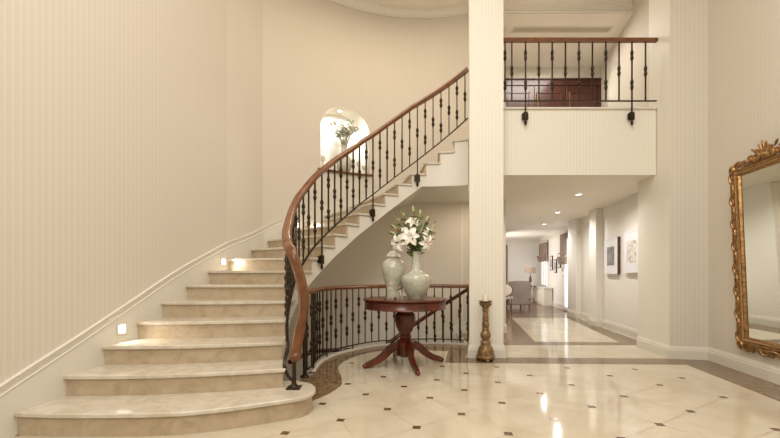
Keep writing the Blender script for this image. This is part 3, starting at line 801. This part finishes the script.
# ------------------------------------------------------------ round pedestal table
TC = (.185, 4.9); TT = .825
tb = thing('pedestal_table', 'round mahogany pedestal table with four splayed feet in the hall', 'table', (*TC, 0))
MB().lathe([(.0, TT - .028), (.50, TT - .028), (.512, TT - .022), (.515, TT - .010), (.508, TT - .002), (.49, TT), (.0, TT)], (0, 0, 0), 64).build('tabletop', M['mahog'], tb)
def flute(a, z): return 1
MB().lathe([(.40, TT - .125), (.492, TT - .125), (.498, TT - .118), (.492, TT - .110), (.492, TT - .040), (.50, TT - .034), (.495, TT - .0285), (.40, TT - .0285)], (0, 0, 0), 64).build('apron', M['mahog'], tb)
def lobe(a, z): return 1 + (.05 * abs(math.sin(a * 8)) if .36 < z < .60 else 0)
MB().lathe([(.13, .70), (.12, .685), (.105, .675), (.10, .65), (.118, .635), (.125, .61), (.122, .55), (.105, .48), (.08, .42), (.062, .395), (.055, .38), (.075, .365), (.08, .355), (.07, .345), (.062, .335), (.085, .32), (.10, .305), (.112, .29), (.112, .14), (.10, .125), (.06, .11), (.02, .10)][::-1], (0, 0, 0), 48, rfun=lobe).build('pedestal', M['mahog'], tb)
for a in (22, 199, 284, 104):
    dx, dy = math.cos(R(a)), math.sin(R(a))
    pth = catmull([(.07, 0, .245), (.13, 0, .25), (.20, 0, .205), (.28, 0, .135), (.36, 0, .085), (.44, 0, .055), (.50, 0, .036)], 4)
    mb = MB(); N = len(pth)
    sc_ = [1.15 - .45 * (i / (N - 1)) for i in range(N)]
    mb.sweep([(-.028, -.045), (.028, -.045), (.032, 0), (.024, .045), (-.024, .045), (-.032, 0)], pth, scale=sc_)
    mb.blob((.505, 0, .03), .035, .03, .03, 10, 6)
    o = mb.build('foot', M['mahog'], tb); o.rotation_euler = (0, 0, R(a))
TZ = TT
# ginger jar
def atu(u, Y): return ((u - 390) / 400 * Y, Y)
jx, jy = atu(393.5, 4.98)
gj = thing('ginger_jar', 'tall lidded grey green ceramic jar at the left of the pedestal table', 'jar', (jx, jy, TZ))
MB().lathe([(.078, 0), (.082, .02), (.078, .05), (.088, .12), (.115, .21), (.138, .30), (.147, .36), (.143, .41), (.12, .455), (.085, .48), (.075, .49), (.075, .505)], (0, 0, 0), 36, rfun=lambda a, z: 1 + .012 * math.sin(a * 12) * (1 if z > .05 else 0)).build('body', M['celadon'], gj)
MB().lathe([(.092, .503), (.094, .512), (.088, .52), (.08, .54), (.05, .57), (.022, .585), (.012, .592), (.018, .602), (.02, .612), (.012, .625), (.001, .635)], (0, 0, 0), 28).build('lid', M['celadon'], gj)
bx_, by_ = atu(416, 4.80)
bv = tag(MB().lathe([(.085, 0), (.09, .012), (.095, .02), (.125, .06), (.158, .13), (.175, .20), (.179, .235), (.172, .262), (.148, .285), (.105, .305), (.07, .325), (.056, .355), (.05, .42), (.05, .53), (.056, .55), (.058, .562), (.048, .56), (.044, .50)], (0, 0, 0), 40, rfun=lambda a, z: 1 + .008 * math.sin(a * 16)).build('bottle_vase', M['celadon2'], loc=(bx_, by_, TZ)),
         'round bellied celadon bottle vase holding white lilies on the pedestal table', 'vase')
gx, gy = atu(390.3, 4.60)
g = thing('perfume_bottle', 'tall clear glass perfume bottle in front of the ginger jar', 'bottle', (gx, gy, TZ), 0, 'glass bottles on the table')
MB().lathe([(.034, 0), (.036, .01), (.036, .10), (.03, .13), (.013, .145), (.012, .165)], (0, 0, 0), 8).build('bottle', M['glass'], g)
MB().lathe([(.012, .165), (.02, .172), (.022, .186), (.012, .2), (.004, .21)], (0, 0, 0), 8).build('stopper', M['glass'], g)
gx, gy = atu(399.8, 4.57)
g = thing('perfume_bottle', 'short glass perfume bottle with round amber stopper, beside the bottle vase', 'bottle', (gx, gy, TZ), 0, 'glass bottles on the table')
MB().lathe([(.028, 0), (.03, .008), (.03, .07), (.02, .09), (.01, .10), (.01, .115)], (0, 0, 0), 8).build('bottle', M['glass'], g)
MB().blob((0, 0, .135), .02, .02, .024, 10, 8).build('stopper', M['bronze'], g)
for u, lab in ((385.2, 'small dark round pot on the table, left of the tall glass bottle'), (395.0, 'small dark round pot on the table between the two glass bottles')):
    x, y = atu(u, 4.62)
    tag(MB().lathe([(.012, 0), (.019, .008), (.02, .018), (.012, .028), (.005, .034)], (0, 0, 0), 12).build('trinket_pot', M['bronze'], loc=(x, y, TZ)), lab, 'pot', 'trinket pots')
# lilies
neck = Vector((bx_, by_, TZ + .555))
def petal(mb, c, d, L, wd, nrm, curl):
    d = d.normalized(); s_ = d.cross(nrm).normalized(); n = len(mb.v); K = 6
    for i in range(K + 1):
        f = i / K; wv = wd * math.sin(math.pi * min(1, f * .93 + .05)) ** .8
        p = c + d * L * f + nrm * (L * (.42 * f - curl * f * f * f))
        for a in (-1, 0, 1): mb.v.append(tuple(p + s_ * a * wv - nrm * (.012 * (1 - abs(a)))))
    for i in range(K):
        for j in range(2): a = n + i * 3 + j; mb.face([a, a + 1, a + 4, a + 3])
def lily(u, v, Y, face, size, label):
    c = Vector(((u - 390) / 400 * Y, Y, CAMZ + (274 - v) * Y / 400)); face = Vector(face).normalized()
    t = thing('lily', label, 'flower', tuple(neck), 0, 'white lilies in the bottle vase'); c = c - neck
    pth = catmull([(0, 0, -.25), (0, 0, .0), tuple(c * .55 + Vector((0, 0, .04))), tuple(c - face * .03)], 6)
    MB().tube(pth, .0045, 6).build('stem', M['leaf'], t)
    mb = MB(); X = face.orthogonal().normalized(); Yv = face.cross(X)
    for k_ in range(6):
        a = k_ * math.pi / 3 + .3; dv = X * math.cos(a) + Yv * math.sin(a)
        petal(mb, c - face * .02, dv, size * (1 if k_ % 2 else .92), size * (.30 if k_ % 2 else .24), face, .55)
    f = mb.build('flower', M['petal'], t, recalc=False)
    ms = MB()
    for k_ in range(6):
        a = k_ * math.pi / 3; dv = X * math.cos(a) + Yv * math.sin(a); e = c + face * size * .55 + dv * size * .2
        ms.tube([tuple(c), tuple((c + e) / 2 + dv * .004), tuple(e)], .0016, 4); ms.blob(e, .004, .004, .007, 6, 4)
    ms.build('stamens', M['stamen'], f)
    ml = MB()
    for k_ in range(16):
        p = pth[5 + k_ % (len(pth) - 6)]; a = random.uniform(0, 6.28); dv = Vector((math.cos(a), math.sin(a) * .6, random.uniform(.1, .8))).normalized()
        petal(ml, p, dv, random.uniform(.07, .13), .012, dv.orthogonal().normalized(), .2)
    ml.build('leaves', M['leaf'], t, recalc=False)
lily(410, 236, 4.66, (-.1, -1, .15), .125, 'white lily facing forward in the middle of the bouquet')
lily(397, 242.5, 4.72, (-.6, -.8, -.1), .118, 'white lily drooping at the left side of the bouquet')
lily(430.5, 234, 4.80, (.65, -.75, .1), .105, 'white lily at the right side, upper of two')
lily(427.5, 243, 4.72, (.45, -.8, -.25), .105, 'white lily at the right side, lower of two')
lily(413, 220, 4.78, (-.1, -.7, .6), .10, 'white lily opening at the top of the bouquet')
lily(401, 231, 4.80, (-.7, -.5, .3), .09, 'small white lily behind, at the upper left of the bouquet')
buds = [(394, 227, 'pointing far left'), (397, 218, 'upper left'), (403, 213, 'left of the tallest'), (413, 209, 'the tallest, pointing straight up'), (420, 213, 'right of the tallest'), (427, 219, 'upper right'), (433, 226, 'pointing far right'), (393, 233, 'lowest on the left')]
for u, v, lab in buds:
    Y = 4.8 + random.uniform(-.08, .12); c = Vector(((u - 390) / 400 * Y, Y, CAMZ + (274 - v) * Y / 400)) - neck
    t = thing('lily_bud', 'green closed lily bud on a leafy stem, ' + lab, 'flower', tuple(neck), 0, 'lily buds in the bottle vase')
    pth = catmull([(0, 0, -.22), (0, 0, 0), tuple(c * .5 + Vector((0, 0, .03))), tuple(c)], 6)
    MB().tube(pth, .0035, 5).build('stem', M['leaf'], t)
    dv = (pth[-1] - pth[-3]).normalized(); Yv = dv.orthogonal().normalized()
    MB().blob(c, .013, .013, .042, 8, 8, (Yv, dv.cross(Yv), dv)).build('bud', M['bud'], t)
    ml = MB()
    for k_ in range(12):
        p = pth[6 + k_ % (len(pth) - 6)]; a = random.uniform(0, 6.28); d2 = Vector((math.cos(a), math.sin(a) * .6, random.uniform(0, .9))).normalized()
        petal(ml, p, d2, random.uniform(.06, .12), .012, d2.orthogonal().normalized(), .2)
    ml.build('leaves', M['leaf'], t, recalc=False)

# ------------------------------------------------------------ candlestick
cs = thing('candlestick', 'tall turned antique bronze floor candlestick beside the column', 'candlestick', (1.235, 5.17, 0))
S = .00235
prof = [(410, 30), (408, 46), (402, 52), (392, 50), (388, 44), (372, 43), (352, 38), (342, 34), (335, 27), (325, 26), (320, 30), (313, 26), (308, 18), (302, 17), (296, 24), (285, 28), (272, 28), (262, 23), (254, 17), (246, 20), (240, 16), (232, 19), (222, 20), (212, 19), (205, 15), (195, 17), (160, 14), (150, 14), (144, 19), (138, 15), (130, 17), (122, 24), (114, 33), (104, 36), (99, 30)]
prof = [(w_ * S, (410 - y) * S + .025) for y, w_ in prof]
MB().lathe(prof, (0, 0, 0), 30, rfun=lambda a, z: 1 + (.06 * math.cos(6 * a) if .05 < z < .16 else .03 * math.cos(8 * a) if .28 < z < .35 else 0)).build('stem', M['bronze'], cs)
mb = MB(); K = 48; n = len(mb.v)
MB().lathe([(.01, .752), (.05, .752), (.088, .768), (.09, .774), (.05, .760), (.01, .760)], (0, 0, 0), 32, rfun=lambda a, z: 1 + .08 * math.cos(8 * a)).build('drip_pan', M['bronze'], cs)
for k_ in range(3):
    a = R(30 + 120 * k_); MB().blob((.1 * math.cos(a), .1 * math.sin(a), .02), .026, .026, .02, 10, 6).build('foot', M['bronze'], cs)
cd = thing('candle', 'thick ivory pillar candle on top of the floor candlestick', 'candle', (1.235, 5.17, .76))
MB().lathe([(.038, 0), (.038, .092), (.034, .096), (.005, .09)], (0, 0, 0), 24).build('wax', M['candle'], cd)
MB().tube([(0, 0, .088), (0, 0, .1), (.003, 0, .108)], .0015, 5).build('wick', M['iron'], cd)

# ------------------------------------------------------------ gilt mirror on right wall
md = Vector((-.1676, -.9859, 0)); mn = Vector((-.9859, .1676, 0)); Y0 = 4.60
org = Vector((wallX(Y0), Y0, .265)) + mn * .012
H_, Wd = 2.10, 1.14
upv = (Vector((0, 0, 1)) * H_ + mn * .085).normalized(); nv_ = md.cross(upv).normalized()
if nv_.dot(mn) < 0: nv_ = -nv_
mt = thing('wall_mirror', 'large rectangular mirror in an ornate carved gilt frame on the right wall', 'mirror', tuple(org))
mt.matrix_world = Matrix.Translation(org) @ Matrix((( md.x, upv.x, nv_.x, 0), (md.y, upv.y, nv_.y, 0), (md.z, upv.z, nv_.z, 0), (0, 0, 0, 1)))
# local: x along the wall towards camera, y up, z out of wall
fx0, fx1, fy0, fy1 = .075, Wd - .075, .07, H_ - .07
def rect_sweep(prof, inset, mat, name, parent, close=True):
    a0, a1, b0, b1 = fx0 + inset, fx1 - inset, fy0 + inset, fy1 - inset
    mb = MB(); k_ = len(prof)
    for cx_, cy_, sx, sy in ((a0, b0, 1, 1), (a1, b0, -1, 1), (a1, b1, -1, -1), (a0, b1, 1, -1)):
        for d, h in prof: mb.v.append((cx_ + sx * d, cy_ + sy * d, h))
    for i in range(4):
        for j in range(k_):
            a = i * k_ + j; b_ = i * k_ + (j + 1) % k_; c = ((i + 1) % 4) * k_
            mb.face([a, b_, c + (j + 1) % k_, c + j])
    return mb.build(name, M[mat], parent, smooth=False)
fr_ = rect_sweep([(0, 0), (0, .035), (.012, .045), (.03, .042), (.036, .03), (.058, .030), (.062, .040), (.075, .036), (.085, .018), (.085, 0)], 0, 'gold', 'frame', mt)
mb = MB(); per = []
bi = .047
for i in range(int((fy1 - fy0) / .022)):
    for x in (fx0 + bi, fx1 - bi): per.append((x, fy0 + .03 + i * .022))
for i in range(int((fx1 - fx0 - .06) / .022)):
    for y in (fy0 + bi, fy1 - bi): per.append((fx0 + .04 + i * .022, y))
for x, y in per: mb.blob((x, y, .036), .0115, .0115, .0115, 6, 4)
mb.build('bead_moulding', M['gold_pale'], fr_)
g0, g1, h0, h1 = fx0 + .083, fx1 - .083, fy0 + .083, fy1 - .083
MB().box((g0, h0, .010), (g1, h1, .016)).build('mirror_glass', M['mirror'], mt, smooth=False)
def scroll(mb, c, r, a0, turns, sgn, rad=.011, zc_=.03):
    pth = []; N = 22
    for i in range(N):
        f = i / (N - 1); a = a0 + sgn * f * turns * 2 * math.pi; rr = r * (1 - .82 * f)
        pth.append((c[0] + rr * math.cos(a), c[1] + rr * math.sin(a), zc_ + .012 * math.sin(f * math.pi)))
    scl = [.45 + 1.1 * math.sin(math.pi * (.12 + .8 * i / (N - 1))) for i in range(N)]
    mb.tube(pth, rad, 7, scale=scl, up=(0, 0, 1)); mb.blob(pth[-1], rad * 1.3, rad * 1.3, rad * 1.3, 8, 5)
def leafy(mb, c, a, L, wd, zc_=.03):
    X = Vector((math.cos(a), math.sin(a), .15)).normalized(); Yv = Vector((-math.sin(a), math.cos(a), 0)); Z = X.cross(Yv)
    mb.blob((c[0] + math.cos(a) * L * .5, c[1] + math.sin(a) * L * .5, zc_), L * .55, wd, .012, 8, 6, (Z, Yv, X)) if False else mb.blob((c[0] + math.cos(a) * L * .5, c[1] + math.sin(a) * L * .5, zc_), .012, wd, L * .55, 8, 6, (Z, Yv, X))
def cscroll(mb, c, d, o_, L, h, rad, r_=.02):
    pts = []
    def q(x, y, z): p = c + d * x + o_ * y; pts.append((p.x, p.y, z))
    for i in range(12): f = i / 12; a = R(180 + 430 * (1 - f)); rr = r_ * (.25 + .75 * f); q(-L / 2 + r_ + rr * math.cos(a), -rr * math.sin(a) * -1, .022 + .012 * (1 - f))
    for i in range(17): a = math.pi * (1 - i / 16); q(L / 2 * math.cos(a), h * math.sin(a) ** .8 if 0 < i < 16 else 0, .022 + .014 * math.sin(a))
    for i in range(1, 13): f = 1 - i / 12; a = R(-430 * (1 - f)); rr = r_ * (.25 + .75 * f); q(L / 2 - r_ + rr * math.cos(a), rr * math.sin(a), .022 + .012 * (1 - f))
    N = len(pts); scl = [.55 + .75 * math.sin(math.pi * i / (N - 1)) for i in range(N)]
    mb.tube(pts, rad, 7, scale=scl, up=(0, 0, 1))
def edge_run(p, q, outn, n):
    mb = MB(); p, q = Vector(p), Vector(q); d = q - p; dl = d.length / n; d.normalize(); o_ = Vector(outn); ad = math.atan2(d.y, d.x)
    for i in range(n):
        c = p + d * dl * (i + .5)
        if i % 2 == 0:
            cscroll(mb, c + o_ * .008, d, o_, dl * 1.04, .058, .0115, .019)
            for k_ in (-1, 0, 1): leafy(mb, c + o_ * .012 + d * .012 * k_, math.atan2(o_.y, o_.x) + k_ * .75 * (1 if d.x * o_.y - d.y * o_.x < 0 else -1), .040, .010, .028)
        else:
            cscroll(mb, c + o_ * .052, d, -o_, dl * 1.04, .040, .0105, .017)
            leafy(mb, c - d * dl * .30 + o_ * .03, ad + .35, .07, .010, .032); leafy(mb, c + d * dl * .30 + o_ * .03, ad + math.pi - .35, .07, .010, .032)
    return mb
for nm_, a in (('carving', ((fx0, fy0 + .02), (fx0, fy1 - .02), (-1, 0), 15)), ('carving', ((fx1, fy0 + .02), (fx1, fy1 - .02), (1, 0), 15)),
               ('carving', ((fx0 + .02, fy0), (fx1 - .02, fy0), (0, -1), 7)), ('carving', ((fx0 + .02, fy1), (fx1 - .02, fy1), (0, 1), 7))):
    edge_run(*a).build(nm_, M['gold'], mt)
for cx_, cy_, a in ((fx0 - .01, fy0 - .01, 225), (fx1 + .01, fy0 - .01, 315), (fx1 + .01, fy1 + .01, 45), (fx0 - .01, fy1 + .01, 135)):
    mb = MB(); scroll(mb, (cx_, cy_), .046, R(a), 1.3, 1, .013); scroll(mb, (cx_, cy_), .034, R(a + 150), 1, -1, .011)
    for q in (-50, 0, 50): leafy(mb, (cx_, cy_), R(a + q), .06, .013)
    mb.build('corner_carving', M['gold'], mt)
mb = MB(); cxm = Wd / 2 - .02
for k_ in range(9):
    a = R(90 + (k_ - 4) * 24); L = .15 - .012 * abs(k_ - 4)
    leafy(mb, (cxm, fy1 + .045), a, L, .017, .04)
for s_ in (-1, 1):
    scroll(mb, (cxm + s_ * .10, fy1 + .055), .055, R(90), 1.2, s_, .016); scroll(mb, (cxm + s_ * .19, fy1 + .05), .04, R(90), 1.2, -s_, .013)
    leafy(mb, (cxm + s_ * .12, fy1 + .10), R(90 - s_ * 50), .08, .014)
mb.blob((cxm, fy1 + .05, .045), .04, .03, .02, 10, 6)
mb.build('crest', M['gold'], mt)

# ------------------------------------------------------------ corridor: lights, pictures
dproto = None
for i, (x, y) in enumerate(((3.30, 7.0), (3.79, 9.05), (4.32, 11.2))):
    if dproto is None:
        dproto = thing('ceiling_downlight', '', 'light', (x, y, 2.52))
        MB().lathe([(.055, 0), (.062, -.004), (.062, -.012), (.048, -.012), (.046, -.004)], (0, 0, 0), 20).build('ring', M['white'], dproto)
        MB().lathe([(.046, -.002), (.046, -.010), (.001, -.011)], (0, 0, 0), 20).build('lens', M['down'], dproto)
        l = spot('downlight_lamp', (0, 0, -.03), 85, 165, r=.02, color=(1, .95, .89)); l.parent = dproto; g = dproto
    else: g = copy_tree(dproto); g.location = (x, y, 2.52)
    g['group'] = 'recessed corridor downlights'; g['category'] = 'light'
    g['label'] = ('round recessed downlight nearest the balcony in the corridor ceiling', 'round recessed downlight, middle of three in the corridor ceiling', 'round recessed downlight farthest down the corridor ceiling')[i]
def wcx(Y): return 4.26 + .17 * (Y - 6.875)
def fcx(Y): return 5.36 + .1857 * (Y - 12.1)
def picture(xf, Ya, Yb, z0, z1, dep, label, mats=('mat', 'frame_dark', 'art'), border=.06, group=None, mw=.16):
    A = Vector((xf(Ya), Ya, 0)); B = Vector((xf(Yb), Yb, 0)); d = (B - A); L = d.length; d.normalize(); n_ = Vector((-d.y, d.x, 0))
    o = thing('framed_picture', label, 'picture', (A.x, A.y, z0), 0, group); H = z1 - z0
    rot = math.atan2(d.y, d.x); o.rotation_euler = (0, 0, rot)   # local x along wall, y out of wall
    mb = MB(); e = .02
    mb.box((0, .003, 0), (L, dep - .01, H)); mb.build('box_frame', M[mats[1]], o, smooth=False)
    mb = MB(); f = .028
    mb.box((0, dep - .01, 0), (L, dep, f)); mb.box((0, dep - .01, H - f), (L, dep, H)); mb.box((0, dep - .01, f), (f, dep, H - f)); mb.box((L - f, dep - .01, f), (L, dep, H - f)); mb.build('front_moulding', M[mats[0]], o, smooth=False)
    MB().box((f, dep - .01, f), (L - f, dep - .006, H - f)).build('mat_board', M['mat'], o, smooth=False)
    MB().box((L * mw + .04, dep - .006, H * .24), (L * (1 - mw) - .04, dep - .003, H * .76)).build('print', M[mats[2]], o, smooth=False)
picture(wcx, 7.58, 8.24, 1.12, 1.83, .075, 'square picture in a deep frame with pale mat, left of two on the corridor wall')
picture(wcx, 6.62, 7.30, 1.14, 1.88, .075, 'square picture with pale image, right of two and partly behind the pier', ('mat', 'mat', 'art_light'))
picture(fcx, 12.85, 13.15, 1.32, 1.80, .04, 'small dark framed picture, rightmost of three in the far room', ('frame_dark', 'frame_dark', 'art'), group='small pictures')
picture(fcx, 13.4, 13.7, 1.16, 1.62, .04, 'small dark framed picture, middle and lowest of three in the far room', ('frame_dark', 'frame_dark', 'art'), group='small pictures')
picture(fcx, 14.0, 14.35, 1.25, 1.76, .04, 'small dark framed picture, leftmost of three in the far room', ('frame_dark', 'frame_dark', 'art'), group='small pictures')
# windows of far room
def on_wall(xf, Ya, Yb, z0, z1, d0, d1):
    A = Vector((xf(Ya), Ya)); B = Vector((xf(Yb), Yb)); d = (B - A).normalized(); n_ = Vector((-d.y, d.x))
    return [tuple(A + n_ * d0), tuple(B + n_ * d0), tuple(B + n_ * d1), tuple(A + n_ * d1)]
for nme, Ya, Yb, z0, z1 in (('window_1', 15.05, 16.0, .66, 2.2), ('window_2', 11.25, 12.35, .02, 2.25)):
    w_ = struct(MB().prism(on_wall(fcx, Ya, Yb, 0, 0, .004, .02), z0, z1).build(nme, M['day'], smooth=False))
    mb = MB()
    for a, b_ in ((Ya, Ya + .07), (Yb - .07, Yb), ((Ya + Yb) / 2 - .025, (Ya + Yb) / 2 + .025)): mb.prism(on_wall(fcx, a, b_, 0, 0, .02, .05), z0, z1)
    mb.prism(on_wall(fcx, Ya, Yb, 0, 0, .02, .05), z1 - .06, z1); mb.prism(on_wall(fcx, Ya, Yb, 0, 0, .02, .05), z0, z0 + .05)
    mb.build('window_frame', M['white'], w_, smooth=False)
def blind(Ya, Yb, z0, z1, label):
    t = thing('roman_blind', label, 'blind', (0, 0, 0), 0, 'roman blinds in the far room')
    mb = MB(); mb.prism(on_wall(fcx, Ya, Yb, 0, 0, .06, .12), z0 + .25, z1)
    for k_ in range(4): mb.prism(on_wall(fcx, Ya - .01, Yb + .01, 0, 0, .055, .15 + .02 * k_), z0 + .06 * k_, z0 + .06 * k_ + .05)
    mb.build('fabric', M['fabric'], t, smooth=False); MB().prism(on_wall(fcx, Ya, Yb, 0, 0, .02, .10), z1, z1 + .05).build('headrail', M['white'], t, smooth=False)
blind(14.75, 16.0, 1.60, 2.30, 'brown roman blind over the window at the far corner')
blind(11.9, 12.5, 1.42, 2.34, 'narrow brown roman blind beside the corridor pier, over the glass door')
for z, nme, lab in ((1.20, 'thermostat', 'small white thermostat on the far wall, above the light switch'), (.98, 'light_switch', 'small white light switch on the far wall below the thermostat')):
    p = on_wall(fcx, 12.62, 12.72, 0, 0, .002, .025)
    mb = MB(); mb.prism(p, z, z + .12); o = mb.build(nme, M['white'], smooth=False); tag(o, lab, 'switch')
tag(MB().box((4.84, 10.02, 2.18), (4.92, 10.085, 2.28)).build('motion_sensor', M['white'], smooth=False, bevel=.01), 'tiny white motion sensor high on the corridor pier', 'sensor')
# low white cabinet
A = on_wall(fcx, 14.0, 15.9, 0, 0, .03, .30)
rc = thing('radiator_cover', 'low white radiator cover under the far window', 'cabinet', (0, 0, 0))
MB().prism(A, .0, .60).build('body', M['white'], rc, smooth=False); MB().prism(on_wall(fcx, 13.95, 15.95, 0, 0, .03, .33), .60, .63).build('top', M['white'], rc, smooth=False)
mb = MB()
for k_ in range(26): mb.prism(on_wall(fcx, 14.05 + k_ * .07, 14.08 + k_ * .07, 0, 0, .30, .306), .08, .54)
mb.build('grille', M['piping'], rc, smooth=False)
# console table
ct = thing('console_table', 'dark console table with curved legs behind the armchair', 'table', (5.36, 15.5, 0))
MB().box((-.27, -.2, .62), (.24, .2, .66)).build('tabletop', M['frame_dark'], ct, smooth=False, bevel=.006)
for sx, sy in ((-.22, -.15), (.2, -.15), (-.22, .15), (.2, .15)):
    k_ = .10 if sx > 0 else .0
    mb = MB(); mb.tube(catmull([(sx, sy, .62), (sx - k_ * .6, sy, .5), (sx - k_, sy, .3), (sx - k_ * .6, sy, .12), (sx + .02, sy, .0)], 5), .016, 8); mb.build('leg', M['frame_dark'], ct)
MB().box((-.2, -.13, .16), (.12, .13, .18)).build('shelf', M['frame_dark'], ct, smooth=False)
tl = thing('table_lamp', 'table lamp with a wide taupe drum shade on the console table', 'lamp', (5.42, 15.45, .66))
MB().lathe([(.07, 0), (.07, .015), (.03, .04), (.045, .12), (.06, .22), (.04, .34), (.015, .4), (.012, .52)], (0, 0, 0), 18).build('base', M['frame_dark'], tl)
MB().lathe([(.22, .50), (.20, .72), (.195, .72), (.215, .50)], (0, 0, 0), 28).build('lamp_shade', M['shade'], tl)
# armchair seen from behind
ac = thing('armchair', 'grey upholstered armchair seen from behind in the far room', 'armchair', (4.08, 13.0, 0), R(8))
mb = MB()
pts = []
mb.prism([(-.36, -.30), (.32, -.30), (.36, .32), (-.36, .32)], .13, .42); mb.build('seat', M['seat'], ac, smooth=False, bevel=.04)
mb = MB()
n = len(mb.v); Kx, Kz = 10, 8
for side_ in (0, 1):
    for i in range(Kx + 1):
        for j in range(Kz + 1):
            f = i / Kx * 2 - 1; h = j / Kz
            wdt = .34 + .05 * h; top = .90 - .05 * abs(f) ** 3
            mb.v.append((f * wdt, -.28 - .10 * h + .10 * abs(f) ** 2.5 + side_ * .10, .14 + (top - .14) * h))
def gid(s_, i, j): return n + s_ * (Kx + 1) * (Kz + 1) + i * (Kz + 1) + j
for s_ in (0, 1):
    for i in range(Kx):
        for j in range(Kz): mb.face([gid(s_, i, j), gid(s_, i + 1, j), gid(s_, i + 1, j + 1), gid(s_, i, j + 1)])
for i in range(Kx):
    for j in (0, Kz): mb.face([gid(0, i, j), gid(0, i + 1, j), gid(1, i + 1, j), gid(1, i, j)])
for j in range(Kz):
    for i in (0, Kx): mb.face([gid(0, i, j), gid(0, i, j + 1), gid(1, i, j + 1), gid(1, i, j)])
mb.build('backrest', M['seat'], ac)
for sx in (-1, 1):
    mb = MB(); mb.sweep([(-.05, -.18), (.05, -.18), (.05, .18), (-.05, .18)], catmull([(sx * .36, -.25, .50), (sx * .38, .0, .43), (sx * .37, .30, .38)], 5)); mb.build('arm', M['seat'], ac)
    MB().tube(catmull([(sx * .345, -.385, .2), (sx * .385, -.38, .55), (sx * .395, -.30, .84), (sx * .40, -.1, .64), (sx * .40, .3, .56)], 5), .012, 6).build('piping', M['piping'], ac)
for sx in (-1, 1):
    for sy in (-.28, .28): MB().tube([(sx * .3, sy, .16), (sx * .32, sy * 1.05, .07), (sx * .33, sy * 1.12, 0)], .02, 8).build('leg', M['frame_dark'], ac)
# oval backed chair partly behind column
oc = thing('oval_back_chair', 'carved wood chair with cream oval back at the edge of the column', 'chair', (3.40, 12.1, 0), R(8))
MB().lathe([(.02, -.02), (.21, -.02), (.23, 0), (.21, .02), (.02, .02)], (0, 0, 0), 24).build('back_pad', M['piping'], oc)
o = oc.children[0]; o.rotation_euler = (R(90), 0, 0); o.scale = (.95, .8, 1); o.location = (0, -.2, .64)
mb = MB(); mb.tube([(.235 * math.cos(a * .2618), .235 * math.sin(a * .2618), 0) for a in range(24)], .02, 8, close=True, up=(0, 0, 1)); o = mb.build('back_frame', M['rail'], oc); o.rotation_euler = (R(90), 0, 0); o.scale = (.95, .8, 1); o.location = (0, -.2, .64)
MB().box((-.24, -.2, .36), (.24, .24, .45)).build('seat', M['piping'], oc, smooth=False, bevel=.03)
for sx in (-.2, .2):
    MB().tube([(sx, -.2, 0), (sx, -.18, .36), (sx * .8, -.2, .5)], .018, 8).build('leg', M['rail'], oc); MB().tube([(sx, .2, 0), (sx, .2, .36)], .018, 8).build('leg', M['rail'], oc)
# curtain
mb = MB(); pf = []
for i in range(33): pf.append((4.25 + .5 * i / 32, 16.2 + .025 * math.sin(i * 1.3)))
mb.prism(pf + [(x, y + .02) for x, y in pf[::-1]], .05, 2.3)
tag(mb.build('curtain', M['fabric']), 'brown full length curtain at the left end of the far wall', 'curtain')
